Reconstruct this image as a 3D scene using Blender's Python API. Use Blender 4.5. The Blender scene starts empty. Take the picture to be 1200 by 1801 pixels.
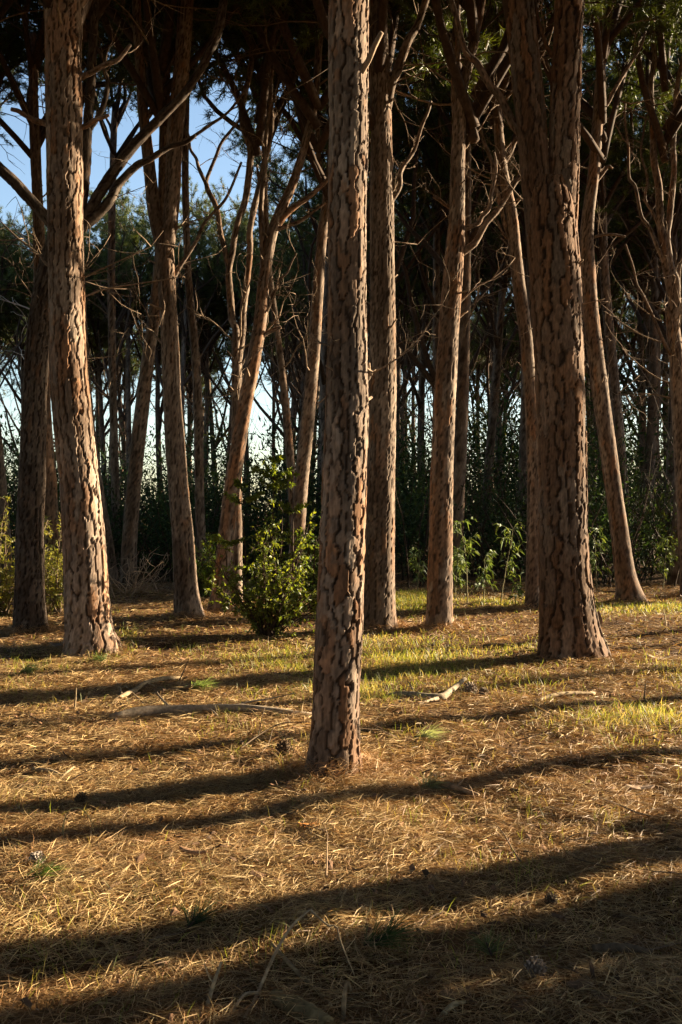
import bpy, math, random
import numpy as np

# ------------------------------------------------------------------ scene, camera, sky, sun
scene = bpy.context.scene
COL = scene.collection
F = 1751.0           # focal length in photograph pixels (1200 wide)
EYE = 1.5            # eye height, metres
HOR = 900.5          # horizon row in the photograph
R = math.radians

cam_data = bpy.data.cameras.new('camera')
cam_data.sensor_fit = 'VERTICAL'
cam_data.sensor_height = 36.0
cam_data.lens = 36.0 * F / 1801.0
cam_data.clip_start = 0.05
cam_data.clip_end = 2500.0
camera = bpy.data.objects.new('camera', cam_data)
camera.location = (0, 0, EYE)
camera.rotation_euler = (R(90), 0, 0)
COL.objects.link(camera)
scene.camera = camera

SUN_AZ = 66.0        # degrees to the right of the view direction
SUN_EL = 16.0
world = bpy.data.worlds.new('World')
scene.world = world
world.use_nodes = True
wn = world.node_tree
bg = wn.nodes['Background']
sky = wn.nodes.new('ShaderNodeTexSky')
sky.sky_type = 'NISHITA'
sky.sun_disc = False
sky.sun_elevation = R(SUN_EL)
sky.sun_rotation = R(SUN_AZ)
sky.air_density = 1.0
sky.dust_density = 0.7
sky.ozone_density = 1.2
wn.links.new(sky.outputs['Color'], bg.inputs['Color'])
bg.inputs['Strength'].default_value = 0.05

sun_data = bpy.data.lights.new('sun', 'SUN')
sun_data.energy = 5.0
sun_data.angle = R(0.55)
sun_data.color = (1.0, 0.81, 0.55)
sun = bpy.data.objects.new('sun', sun_data)
az, el = R(SUN_AZ), R(SUN_EL)
sdir = np.array([math.sin(az) * math.cos(el), math.cos(az) * math.cos(el), math.sin(el)])
from mathutils import Vector
sun.rotation_euler = Vector(tuple(sdir)).to_track_quat('Z', 'Y').to_euler()
sun.location = (30, 18, 12)
COL.objects.link(sun)

scene.view_settings.view_transform = 'Standard'
scene.view_settings.look = 'None'
scene.view_settings.gamma = 1.0
scene.view_settings.use_curve_mapping = False
scene.view_settings.exposure = 2.5
cy = scene.cycles
cy.max_bounces = 5
cy.diffuse_bounces = 2
cy.glossy_bounces = 2
cy.transmission_bounces = 3
cy.transparent_max_bounces = 4
cy.caustics_reflective = False
cy.caustics_refractive = False
cy.use_adaptive_sampling = True
cy.adaptive_threshold = 0.02
cy.use_denoising = True

# ------------------------------------------------------------------ numeric helpers
S2 = np.array([math.sin(az), math.cos(az)])       # towards the sun, on the ground
P2 = np.array([-math.cos(az), math.sin(az)])      # across it


def sunpos(t, q):
    return S2 * t + P2 * q


_lat = {}


def lattice(seed):
    if seed not in _lat:
        _lat[seed] = np.random.RandomState(seed + 7).rand(256, 256)
    return _lat[seed]


def vn(u, v, seed=0, pu=256):
    """value noise 0..1, periodic over pu cells in u"""
    L = lattice(seed)
    iu = np.floor(u).astype(np.int64)
    iv = np.floor(v).astype(np.int64)
    fu = u - iu
    fv = v - iv
    fu = fu * fu * (3 - 2 * fu)
    fv = fv * fv * (3 - 2 * fv)
    a, b = iu % pu % 256, (iu + 1) % pu % 256
    c, d = iv % 256, (iv + 1) % 256
    return (L[a, c] * (1 - fu) + L[b, c] * fu) * (1 - fv) + (L[a, d] * (1 - fu) + L[b, d] * fu) * fv


def voronoi(u, v, pu, seed, jit=0.85):
    """two nearest jittered points: distances, their positions and the nearest cell's key"""
    JX, JY = lattice(seed + 101), lattice(seed + 202)
    iu = np.floor(u).astype(np.int64)
    iv = np.floor(v).astype(np.int64)
    big = np.full(u.shape, 9.0)
    f1, f2 = big, big.copy()
    z = np.zeros(u.shape)
    p1u, p1v, p2u, p2v, key = z, z, z, z, z.astype(np.int64)
    for dx in (-1, 0, 1):
        for dy in (-1, 0, 1):
            cu = (iu + dx) % pu
            cv = iv + dy
            px = iu + dx + 0.5 + (JX[cu % 256, cv % 256] - 0.5) * jit
            py = cv + 0.5 + (JY[cu % 256, cv % 256] - 0.5) * jit
            d = np.hypot(px - u, py - v)
            n1 = d < f1
            n2 = (~n1) & (d < f2)
            f2 = np.where(n1, f1, np.where(n2, d, f2))
            p2u = np.where(n1, p1u, np.where(n2, px, p2u))
            p2v = np.where(n1, p1v, np.where(n2, py, p2v))
            f1 = np.where(n1, d, f1)
            p1u = np.where(n1, px, p1u)
            p1v = np.where(n1, py, p1v)
            key = np.where(n1, cu % 256 * 256 + cv % 256, key)
    return f1, f2, p1u, p1v, p2u, p2v, key


def sstep(a, b, x):
    t = np.clip((x - a) / (b - a), 0, 1)
    return t * t * (3 - 2 * t)


def nrm(a):
    return a / np.maximum(np.linalg.norm(a, axis=-1, keepdims=True), 1e-9)


MOUNDS = []


def gz(x, y):
    x = np.asarray(x, float)
    y = np.asarray(y, float)
    z = 0.07 * (vn(x * 0.55 + 40, y * 0.55 + 40, 1) - 0.5) + 0.05 * (vn(x * 1.7 + 40, y * 1.7 + 40, 2) - 0.5) \
        + 0.022 * (vn(x * 5 + 60, y * 5 + 60, 3) - 0.5)
    for (mx, my, r, h) in MOUNDS:
        z = z + h * np.exp(-((x - mx) ** 2 + (y - my) ** 2) / (r * r))
    return z


def W(px, py, d):
    return np.array([(px - 600.0) / F * d, d, EYE - (py - HOR) / F * d])


def depth_of(py):
    return F * EYE / (py - HOR)


def ground_at(px, py):
    d = depth_of(py)
    x = (px - 600.0) / F * d
    return np.array([x, d, float(gz(x, d))])


# ------------------------------------------------------------------ mesh helpers
def mesh_np(name, verts, tris=None, quads=None, col=None, mat=None, smooth=True):
    me = bpy.data.meshes.new(name)
    verts = np.asarray(verts, np.float32).reshape(-1, 3)
    me.vertices.add(len(verts))
    me.vertices.foreach_set('co', verts.ravel())
    parts, starts, pos = [], [], 0
    for arr, k in ((quads, 4), (tris, 3)):
        if arr is not None and len(arr):
            arr = np.asarray(arr, np.int32)
            parts.append(arr.ravel())
            starts.append(pos + np.arange(len(arr), dtype=np.int32) * k)
            pos += arr.size
    loops = np.concatenate(parts)
    starts = np.concatenate(starts)
    me.loops.add(len(loops))
    me.loops.foreach_set('vertex_index', loops)
    me.polygons.add(len(starts))
    me.polygons.foreach_set('loop_start', starts)
    me.polygons.foreach_set('use_smooth', np.full(len(starts), smooth, bool))
    if col is not None:
        a = me.color_attributes.new('tint', 'FLOAT_COLOR', 'POINT')
        c = np.ones((len(verts), 4), np.float32)
        c[:, :3] = np.asarray(col, np.float32).reshape(-1, 3)
        a.data.foreach_set('color', c.ravel())
    me.update(calc_edges=True)
    if mat is not None:
        me.materials.append(mat)
    return me


def link(name, data, parent=None, loc=(0, 0, 0), rot=(0, 0, 0), scale=(1, 1, 1)):
    o = bpy.data.objects.new(name, data)
    COL.objects.link(o)
    o.location = tuple(float(v) for v in loc)
    o.rotation_euler = rot
    o.scale = scale if hasattr(scale, '__len__') else (scale,) * 3
    if parent is not None:
        o.parent = parent
    return o


def tag(o, label, cat, group=None):
    o['label'] = label
    o['category'] = cat
    if group:
        o['group'] = group
    return o


def thing(name, label, cat, loc=(0, 0, 0), group=None, rotz=0.0, scale=1.0):
    o = link(name, None, None, loc, (0, 0, rotz), scale)
    o.empty_display_size = 0.2
    return tag(o, label, cat, group)


class Bag:
    """collects arrays of verts/faces/colours for one mesh"""

    def __init__(self):
        self.v, self.t, self.q, self.c, self.n = [], [], [], [], 0

    def add(self, v, t=None, q=None, c=(1, 1, 1)):
        v = np.asarray(v, float).reshape(-1, 3)
        if t is not None and len(t):
            self.t.append(np.asarray(t) + self.n)
        if q is not None and len(q):
            self.q.append(np.asarray(q) + self.n)
        c = np.asarray(c, float)
        self.c.append(np.broadcast_to(c, (len(v), 3)) if c.ndim == 1 else c)
        self.v.append(v)
        self.n += len(v)

    def mesh(self, name, mat, smooth=True):
        return mesh_np(name, np.concatenate(self.v), np.concatenate(self.t) if self.t else None,
                       np.concatenate(self.q) if self.q else None, np.concatenate(self.c), mat, smooth)


def smooth_path(pts, n):
    """Catmull-Rom through pts (k,m) resampled to n rows by arc length of the first three columns"""
    p = np.asarray(pts, float)
    if len(p) == 2:
        t = np.linspace(0, 1, n)[:, None]
        return p[0] * (1 - t) + p[1] * t
    e = np.vstack([2 * p[0] - p[1], p, 2 * p[-1] - p[-2]])
    out = []
    m = 14
    for i in range(1, len(e) - 2):
        t = np.linspace(0, 1, m, endpoint=False)[:, None]
        a, b, c, d = e[i - 1], e[i], e[i + 1], e[i + 2]
        out.append(0.5 * (2 * b + (c - a) * t + (2 * a - 5 * b + 4 * c - d) * t * t + (3 * b - a - 3 * c + d) * t ** 3))
    out.append(p[-1:])
    o = np.vstack(out)
    s = np.concatenate([[0], np.cumsum(np.linalg.norm(np.diff(o[:, :3], axis=0), axis=1))])
    k = np.linspace(0, s[-1], n)
    return np.stack([np.interp(k, s, o[:, j]) for j in range(o.shape[1])], 1)


def frames(c):
    t = nrm(np.gradient(c, axis=0))
    ref = np.array([0.0, 1.0, 0.0]) if abs(t[:, 1]).mean() < 0.8 else np.array([1.0, 0, 0])
    a = nrm(np.cross(ref, t))
    b = np.cross(t, a)
    return t, a, b


def tube(bag, pts, rad, k=5, c=(1, 1, 1), rough=0.0, rng=None, n=None):
    pts = np.asarray(pts, float)
    if n is not None:
        full = smooth_path(np.column_stack([pts, rad]), n)
        pts, rad = full[:, :3], full[:, 3]
    rad = np.asarray(rad, float)
    n = len(pts)
    t, a, b = frames(pts)
    th = np.arange(k) * 2 * math.pi / k
    rr = rad[:, None] * np.ones((1, k))
    if rough and rng is not None:
        rr = rr * (1 + rough * (rng.random((n, k)) - 0.5) * 2)
    v = pts[:, None, :] + (a[:, None, :] * np.cos(th)[None, :, None] + b[:, None, :] * np.sin(th)[None, :, None]) * rr[..., None]
    i = np.arange(n - 1)[:, None] * k
    j = np.arange(k)[None, :]
    j2 = (j + 1) % k
    q = np.stack([i + j, i + j2, i + k + j2, i + k + j], -1).reshape(-1, 4)
    v = v.reshape(-1, 3)
    v = np.vstack([v, pts[0], pts[-1]])
    m = n * k
    tri = [[m, (x + 1) % k, x] for x in range(k)] + [[m + 1, (n - 1) * k + x, (n - 1) * k + (x + 1) % k] for x in range(k)]
    if np.ndim(c) == 2:
        c = np.vstack([np.repeat(c, k, 0), c[0], c[-1]])
    bag.add(v, tri, q, c)


# ------------------------------------------------------------------ materials
def new_mat(name):
    m = bpy.data.materials.new(name)
    m.use_nodes = True
    nt = m.node_tree
    p = nt.nodes['Principled BSDF']
    return m, nt, p


def tint_nodes(nt, scale=(1, 1, 1), nscale=40.0, lo=0.65, hi=1.3, detail=4.0):
    at = nt.nodes.new('ShaderNodeAttribute')
    at.attribute_name = 'tint'
    tc = nt.nodes.new('ShaderNodeTexCoord')
    mp = nt.nodes.new('ShaderNodeMapping')
    mp.inputs['Scale'].default_value = scale
    nz = nt.nodes.new('ShaderNodeTexNoise')
    nz.inputs['Scale'].default_value = nscale
    nz.inputs['Detail'].default_value = detail
    mr = nt.nodes.new('ShaderNodeMapRange')
    mr.inputs['From Min'].default_value = 0.3
    mr.inputs['From Max'].default_value = 0.7
    mr.inputs['To Min'].default_value = lo
    mr.inputs['To Max'].default_value = hi
    mx = nt.nodes.new('ShaderNodeMix')
    mx.data_type = 'RGBA'
    mx.blend_type = 'MULTIPLY'
    mx.inputs['Factor'].default_value = 1.0
    nt.links.new(tc.outputs['Object'], mp.inputs['Vector'])
    nt.links.new(mp.outputs['Vector'], nz.inputs['Vector'])
    nt.links.new(nz.outputs['Fac'], mr.inputs['Value'])
    nt.links.new(at.outputs['Color'], mx.inputs['A'])
    nt.links.new(mr.outputs['Result'], mx.inputs['B'])
    return mx.outputs['Result'], nz.outputs['Fac']


def bark_material(name, zs=0.28, nscale=55.0, bump=0.5, dist=0.006):
    m, nt, p = new_mat(name)
    c, f = tint_nodes(nt, (1, 1, zs), nscale, 0.6, 1.35, 6.0)
    nt.links.new(c, p.inputs['Base Color'])
    p.inputs['Roughness'].default_value = 0.92
    p.inputs['Specular IOR Level'].default_value = 0.15
    b = nt.nodes.new('ShaderNodeBump')
    b.inputs['Strength'].default_value = bump
    b.inputs['Distance'].default_value = dist
    nt.links.new(f, b.inputs['Height'])
    nt.links.new(b.outputs['Normal'], p.inputs['Normal'])
    return m


def leaf_material(name, trans=0.35, rough=0.5, spec=0.35, tcol=(1.6, 1.5, 0.5)):
    m, nt, p = new_mat(name)
    c, f = tint_nodes(nt, (1, 1, 1), 9.0, 0.7, 1.3, 2.0)
    nt.links.new(c, p.inputs['Base Color'])
    p.inputs['Roughness'].default_value = rough
    p.inputs['Specular IOR Level'].default_value = spec
    tr = nt.nodes.new('ShaderNodeBsdfTranslucent')
    mx = nt.nodes.new('ShaderNodeMix')
    mx.data_type = 'RGBA'
    mx.blend_type = 'MULTIPLY'
    mx.inputs['Factor'].default_value = 1.0
    mx.inputs['B'].default_value = (*tcol, 1)
    nt.links.new(c, mx.inputs['A'])
    nt.links.new(mx.outputs['Result'], tr.inputs['Color'])
    ms = nt.nodes.new('ShaderNodeMixShader')
    ms.inputs['Fac'].default_value = trans
    nt.links.new(p.outputs['BSDF'], ms.inputs[1])
    nt.links.new(tr.outputs['BSDF'], ms.inputs[2])
    nt.links.new(ms.outputs['Shader'], nt.nodes['Material Output'].inputs['Surface'])
    return m


M_BARK = bark_material('pine_bark')
M_TWIG = bark_material('branch_bark', 0.6, 30.0, 0.35, 0.004)
M_WOOD = bark_material('dead_wood', 1.0, 40.0, 0.4, 0.003)
M_NEEDLE = leaf_material('pine_needles_green', 0.22, 0.55, 0.3, (1.5, 1.5, 0.5))
M_LEAF = leaf_material('shrub_leaves', 0.45, 0.45, 0.35)
M_SAPLING = leaf_material('sapling_leaves', 0.3, 0.6, 0.2)
M_THICKET = leaf_material('thicket_leaves', 0.2, 0.75, 0.12)
M_GRASS = leaf_material('grass_blades', 0.45, 0.5, 0.3, (1.5, 1.4, 0.6))
M_STRAW = leaf_material('dry_needles', 0.18, 0.55, 0.3, (1.2, 1.0, 0.7))
M_CONE = bark_material('pine_cone_scales', 1.0, 60.0, 0.3, 0.003)


def ground_material():
    m, nt, p = new_mat('forest_floor')
    tc = nt.nodes.new('ShaderNodeTexCoord')
    n1 = nt.nodes.new('ShaderNodeTexNoise')
    n1.inputs['Scale'].default_value = 1.3
    n1.inputs['Detail'].default_value = 6
    n2 = nt.nodes.new('ShaderNodeTexNoise')
    n2.inputs['Scale'].default_value = 38
    n2.inputs['Detail'].default_value = 5
    r1 = nt.nodes.new('ShaderNodeValToRGB')
    r1.color_ramp.elements[0].position = 0.35
    r1.color_ramp.elements[0].color = (0.06, 0.03, 0.012, 1)
    r1.color_ramp.elements[1].position = 0.68
    r1.color_ramp.elements[1].color = (0.17, 0.095, 0.036, 1)
    r2 = nt.nodes.new('ShaderNodeMapRange')
    r2.inputs['From Min'].default_value = 0.3
    r2.inputs['From Max'].default_value = 0.7
    r2.inputs['To Min'].default_value = 0.45
    r2.inputs['To Max'].default_value = 1.5
    mx = nt.nodes.new('ShaderNodeMix')
    mx.data_type = 'RGBA'
    mx.blend_type = 'MULTIPLY'
    mx.inputs['Factor'].default_value = 1.0
    nt.links.new(tc.outputs['Object'], n1.inputs['Vector'])
    nt.links.new(tc.outputs['Object'], n2.inputs['Vector'])
    nt.links.new(n1.outputs['Fac'], r1.inputs['Fac'])
    nt.links.new(n2.outputs['Fac'], r2.inputs['Value'])
    nt.links.new(r1.outputs['Color'], mx.inputs['A'])
    nt.links.new(r2.outputs['Result'], mx.inputs['B'])
    nt.links.new(mx.outputs['Result'], p.inputs['Base Color'])
    p.inputs['Roughness'].default_value = 0.95
    p.inputs['Specular IOR Level'].default_value = 0.1
    b = nt.nodes.new('ShaderNodeBump')
    b.inputs['Strength'].default_value = 0.8
    b.inputs['Distance'].default_value = 0.02
    nt.links.new(n2.outputs['Fac'], b.inputs['Height'])
    nt.links.new(b.outputs['Normal'], p.inputs['Normal'])
    return m


M_GROUND = ground_material()

# ------------------------------------------------------------------ trunks with real bark relief
GREY = np.array([0.175, 0.122, 0.09])
PALE = np.array([0.345, 0.265, 0.205])
RUST = np.array([0.29, 0.14, 0.066])
BROWN = np.array([0.13, 0.08, 0.05])
FISS = np.array([0.05, 0.031, 0.02])


def bark_surface(path, ncirc, step, pw, ph, depth, seed, rust=0.3, jit=0.85, flare=0.0, tone=1.0, fiss=0.40):
    """path rows x,y,z,r.  returns verts (n,k,3), colours, plate ids, edge factor"""
    L = np.linalg.norm(np.diff(np.asarray(path)[:, :3], axis=0), axis=1).sum()
    n = max(4, int(L / step))
    sp = smooth_path(path, n)
    c, r = sp[:, :3], np.maximum(sp[:, 3], 0.004)
    t, a, b = frames(c)
    th = np.arange(ncirc) * 2 * math.pi / ncirc
    v = np.linspace(0, L, n)
    TH, V = np.meshgrid(th, v)
    rm = float(np.median(r))
    nc = max(4, int(round(2 * math.pi * rm / pw)))
    U = TH / (2 * math.pi)
    # small angular flakes; flakes that belong together make a plate, deep furrows run between the plates
    H0, H1, H2, H3, H4, H5 = (lattice(seed + 30 + z) for z in range(6))
    nf = nc * 2
    fw, fh = 2 * math.pi * rm / nf, pw * 1.35
    jag = (vn(U * nf * 3, V / (fw * 0.8), seed + 14, nf * 3) - 0.5) * 0.35
    g1, g2, au, av, bu, bv, fkey = voronoi(U * nf + jag, V / fh + jag * 0.5 + 5, nf, seed + 40, 0.95)

    def plate(fu, fv):
        uq = (fu / nf) % 1.0
        vq = (fv - 5) * fh
        w = uq * nc + (vn(uq * 3, vq / 1.1 + 7, seed + 11, 3) - 0.5) * 1.1 + (vn(uq * nc, vq / (pw * 5.0), seed + 12, nc) - 0.5) * 0.42
        ci = np.floor(w).astype(np.int64) % nc
        ck = ci * 7 % 256
        rr_ = vq / (ph * (0.6 + 0.9 * H0[ck, 5])) + H0[ck, 9] * 7 + 4
        return ci, np.floor(rr_).astype(np.int64)
    cu, cv = plate(au, av)
    cu2, cv2 = plate(bu, bv)
    rnd1, rnd2, rnd3 = H1[cu % 256, cv % 256], H2[cu % 256, cv % 256], H3[cu % 256, cv % 256]
    rnd4, rnd5 = H4.ravel()[fkey], H5.ravel()[fkey]
    side = cu != cu2
    cross = (~side) & (cv != cv2)
    gap = g2 - g1
    wide = fiss * (0.55 + 0.85 * vn(U * nc, V / (ph * 0.8), seed + 16, nc))
    up = np.where(side, sstep(0.42, 1.0, gap / wide), np.where(cross, 0.50 + 0.50 * sstep(0.4, 1.0, gap / (wide * 0.7)), 1.0))
    up2 = np.where(side | cross, 1.0, 0.55 + 0.45 * sstep(0.02, 0.10, gap))
    pit = (rnd5 > 0.988)
    up = np.where(pit, up * 0.25, up)
    fine = vn(U * nc * 8, V / pw * 3, seed + 17, nc * 8) - 0.5
    fine2 = vn(U * nc * 16, V / pw * 7, seed + 23, nc * 16) - 0.5
    h = depth * (up * (0.55 + 0.45 * rnd1) + up * (0.20 * (rnd4 - 0.5) + 0.06 * (up2 - 1)) + 0.06 * fine + 0.06 * fine2) - depth * 0.72
    lump = (vn(U * 4, V / (rm * 5), seed + 18, 4) - 0.5) * 0.08 + (vn(U * 3, V / (rm * 14), seed + 19, 3) - 0.5) * 0.10
    if flare:
        lobes = 0.35 + 1.3 * vn(U * 6, V * 0 + 3.3, seed + 26, 6) ** 2
        lump = lump + flare * lobes * np.exp(-np.maximum(V - 0.15, 0) / (rm * 1.1))
    R_ = r[:, None] * (1 + lump) + h
    X = c[:, None, :] + (a[:, None, :] * np.cos(TH)[..., None] + b[:, None, :] * np.sin(TH)[..., None]) * R_[..., None]
    # the plates' own colours: weathered grey outside, rust where a flake has come off, dark corky joints
    m1 = np.clip(0.55 * rnd2 + 0.45 * rnd4, 0, 1)[..., None]
    base = GREY * (1 - m1) + PALE * m1
    big = vn(U * 3, V / 0.8 + 4, seed + 20, 3)
    rs = (sstep(1 - rust - 0.12, 1 - rust + 0.12, 0.5 * rnd3 + 0.5 * big + 0.25 * (rnd4 - 0.5)) * (0.35 + 0.55 * rnd1))[..., None]
    base = base * (1 - rs) + RUST * rs
    br = sstep(0.5, 0.9, vn(U * 3, V / 0.9, seed + 21, 3))[..., None] * 0.55
    base = base * (1 - br) + BROWN * br
    base = base * (0.78 + 0.35 * fine[..., None] + 0.22 * up2[..., None]) * (0.70 + 0.40 * rnd2[..., None] + 0.26 * rnd5[..., None])
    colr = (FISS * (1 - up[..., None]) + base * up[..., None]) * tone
    ids = cu + 1000 * (cv + 10)
    return X, colr, ids, up


def grid_quads(n, k):
    i = np.arange(n - 1)[:, None] * k
    j = np.arange(k)[None, :]
    j2 = (j + 1) % k
    return np.stack([i + j, i + j2, i + k + j2, i + k + j], -1).reshape(-1, 4)


def trunk_part(parent, path, wpx, seed, pw=0.055, ph=0.15, depth=0.014, name='trunk', plates=0, rust=0.3,
               jit=0.85, res=1.0, origin=(0, 0, 0), mat=None, flare=0.0, tone=1.0):
    """build one trunk or thick limb; the largest plates facing the camera become sub-parts"""
    path = np.asarray(path, float)
    k = int(np.clip(wpx * (2.4 if wpx < 36 else 1.9) * res, 10, 122))
    rm = float(np.median(path[:, 3]))
    step = max(0.006, 2 * math.pi * rm / k * (1.35 if wpx > 40 else 1.8))
    X, colr, ids, up = bark_surface(path, k, step, pw, ph, depth, seed, rust, jit, flare, tone)
    n = X.shape[0]
    V = X.reshape(-1, 3)
    C = colr.reshape(-1, 3)
    Q = grid_quads(n, k)
    I = ids.reshape(-1)
    cap_t = [[len(V), (n - 1) * k + x, (n - 1) * k + (x + 1) % k] for x in range(k)]
    mat = mat or M_BARK
    if not plates:
        V2 = np.vstack([V, X[-1].mean(0)])
        C2 = np.vstack([C, C[-1]])
        return link(name, mesh_np(name, V2, cap_t, Q, C2, mat, wpx < 16), parent)
    qi = I[Q]
    same = (qi == qi[:, :1]).all(1)
    world = V + np.asarray(origin)
    cen = world[Q].mean(1)
    nor = np.cross(world[Q[:, 1]] - world[Q[:, 0]], world[Q[:, 3]] - world[Q[:, 0]])
    toc = np.array([0, 0, EYE]) - cen
    facing = (nor * toc).sum(1)
    py = HOR - (cen[:, 2] - EYE) / cen[:, 1] * F
    vis = same & (facing > 0) & (py > -20) & (py < 1801)
    fid = qi[:, 0]
    uids, inv = np.unique(fid, return_inverse=True)
    area = np.bincount(inv, weights=np.where(vis, facing / (toc ** 2).sum(1), 0))
    order = np.argsort(-area)[:plates]
    order = order[area[order] > 0]
    chosen = np.zeros(len(uids), bool)
    chosen[order] = True
    is_plate = same & chosen[inv]
    V2 = np.vstack([V, X[-1].mean(0)])
    C2 = np.vstack([C, C[-1]])
    rest = Q[~is_plate]
    used = np.zeros(len(V2), bool)
    used[rest.ravel()] = True
    used[np.asarray(cap_t).ravel()] = True
    remap = np.cumsum(used) - 1
    tr = link(name, mesh_np(name, V2[used], remap[np.asarray(cap_t)], remap[rest], C2[used], mat, False), parent)
    for u in order:
        f = Q[is_plate & (inv == u)]
        if len(f) < 6:
            f0 = f
        w, iv = np.unique(f.ravel(), return_inverse=True)
        if len(f) == 0:
            continue
        link('bark_plate', mesh_np('bark_plate', V[w], None, iv.reshape(-1, 4), C[w], mat, False), tr)
    return tr


# ------------------------------------------------------------------ branching and foliage
def needles(bag, cen, axis, rng, per=38, ln=(0.11, 0.18), wd=0.013, col=(0.05, 0.072, 0.022), spread=0.09):
    cen = np.asarray(cen, float)
    axis = nrm(np.asarray(axis, float))
    n = len(cen)
    d = nrm(axis[:, None, :] * 0.55 + rng.normal(size=(n, per, 3)) * 0.62)
    base = cen[:, None, :] + axis[:, None, :] * ((rng.random((n, per, 1)) - 0.5) * 2 * spread)
    L = rng.uniform(ln[0], ln[1], (n, per, 1))
    side = nrm(np.cross(d, rng.normal(size=(n, per, 3)))) * wd * 0.5
    v = np.stack([base - side, base + side, base + d * L], 2).reshape(-1, 3)
    shade = rng.uniform(0.6, 1.5, (n, 1, 1, 1)) * np.ones((n, per, 3, 1))
    hue = rng.random((n, 1, 1, 1)) * np.array([0.5, 0.2, -0.1])
    c = (np.array(col) * shade * (1 + hue)).reshape(-1, 3)
    bag.add(v, np.arange(n * per * 3).reshape(-1, 3), None, c)


def wobble_path(p0, d, length, rng, n=5, curl=0.35, lift=0.0):
    d = nrm(np.asarray(d, float))
    pts = [np.asarray(p0, float)]
    for i in range(n - 1):
        d = nrm(d + rng.normal(size=3) * curl * 0.5 + np.array([0, 0, lift]))
        pts.append(pts[-1] + d * length / (n - 1))
    return np.array(pts)


BARKC = np.array([0.052, 0.034, 0.024])
DEADC = np.array([0.19, 0.135, 0.092])


def make_crown(seed, rad=3.0, hc=3.2, dense=1.0, bare=1.0):
    """umbrella crown: limbs with twigs, and tufts of needles; origin where the limbs leave the trunk"""
    rng = np.random.default_rng(seed)
    wood, fol = Bag(), Bag()
    cs, ax = [], []
    nl = 10
    for i in range(nl):
        inner = i >= 7
        ph = i * 2 * math.pi / 7 + rng.uniform(-0.3, 0.3)
        rho = rad * (rng.uniform(0.72, 1.0) if not inner else rng.uniform(0.15, 0.45))
        h = hc * (rng.uniform(0.52, 0.78) if not inner else rng.uniform(0.75, 0.95))
        e = np.array([math.cos(ph), math.sin(ph), 0])
        z0 = rng.uniform(-1.7, -0.1) if not inner else -0.3
        pts = np.array([[0, 0, -0.3 * rng.random()], [0, 0, 0], [0, 0, 0], [0, 0, 0], [0, 0, 0]], float)
        for j, (fr, fh) in enumerate(((0.0, 0.0), (0.22, 0.30), (0.48, 0.62), (0.75, 0.86), (1.0, 1.0))):
            pts[j] = e * rho * fr + np.array([0, 0, z0 + (h - z0) * fh]) + (rng.normal(size=3) * 0.14 if j else 0)
        path = smooth_path(pts, 14)
        rr = np.linspace(rng.uniform(0.045, 0.065), 0.016, 14)
        tube(wood, path, rr, 6, BARKC * rng.uniform(0.8, 1.2), 0.12, rng)
        for s in np.linspace(0.34, 1.0, 7):
            k = min(13, int(s * 13))
            base = path[k]
            tang = nrm(path[k] - path[k - 1])
            d = tang * 0.5 + nrm(rng.normal(size=3)) * 0.8 + np.array([0, 0, 0.28])
            ln = rng.uniform(0.7, 1.35)
            sub = wobble_path(base, d, ln, rng, 6, 0.4, 0.05)
            tube(wood, sub, np.linspace(0.017, 0.006, 6), 4, BARKC * rng.uniform(0.7, 1.1))
            for j in range(1, 6):
                for _ in range(2 if j < 4 else 1):
                    dd = nrm(sub[j] - sub[j - 1]) * 0.6 + nrm(rng.normal(size=3)) * 0.8 + np.array([0, 0, 0.35])
                    tl = rng.uniform(0.25, 0.55)
                    tw = wobble_path(sub[j], dd, tl, rng, 3, 0.3, 0.08)
                    tube(wood, tw, np.array([0.007, 0.005, 0.003]), 3, BARKC * rng.uniform(0.6, 1.0))
                    for f in (0.55, 1.0, 1.15):
                        if rng.random() < 0.92 * dense:
                            cs.append(tw[0] * (1 - f) + tw[2] * f + rng.normal(size=3) * 0.05)
                            ax.append(dd)
        # dead bare twigs low on the limb
        for _ in range(int(4 * bare)):
            k = rng.integers(2, 8)
            d = nrm(rng.normal(size=3)) + e * 0.4 + np.array([0, 0, 0.1])
            ln = rng.uniform(0.5, 1.3)
            tw = wobble_path(path[k], d, ln, rng, 6, 0.5, 0.03)
            tube(wood, tw, np.linspace(0.012, 0.003, 6), 4, DEADC * rng.uniform(0.5, 0.9))
            for j in (2, 3, 4):
                t2 = wobble_path(tw[j], nrm(tw[j] - tw[j - 1]) + rng.normal(size=3) * 0.6, ln * 0.35, rng, 4, 0.4)
                tube(wood, t2, np.linspace(0.006, 0.002, 4), 3, DEADC * rng.uniform(0.5, 0.9))
    needles(fol, np.array(cs), np.array(ax), rng)
    return wood.mesh('branches', M_TWIG), fol.mesh('crown', M_NEEDLE, False)


CROWNS = [make_crown(11 + i, 2.7 + 0.2 * (i % 3), 3.0 + 0.25 * (i % 2)) for i in range(5)]


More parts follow.
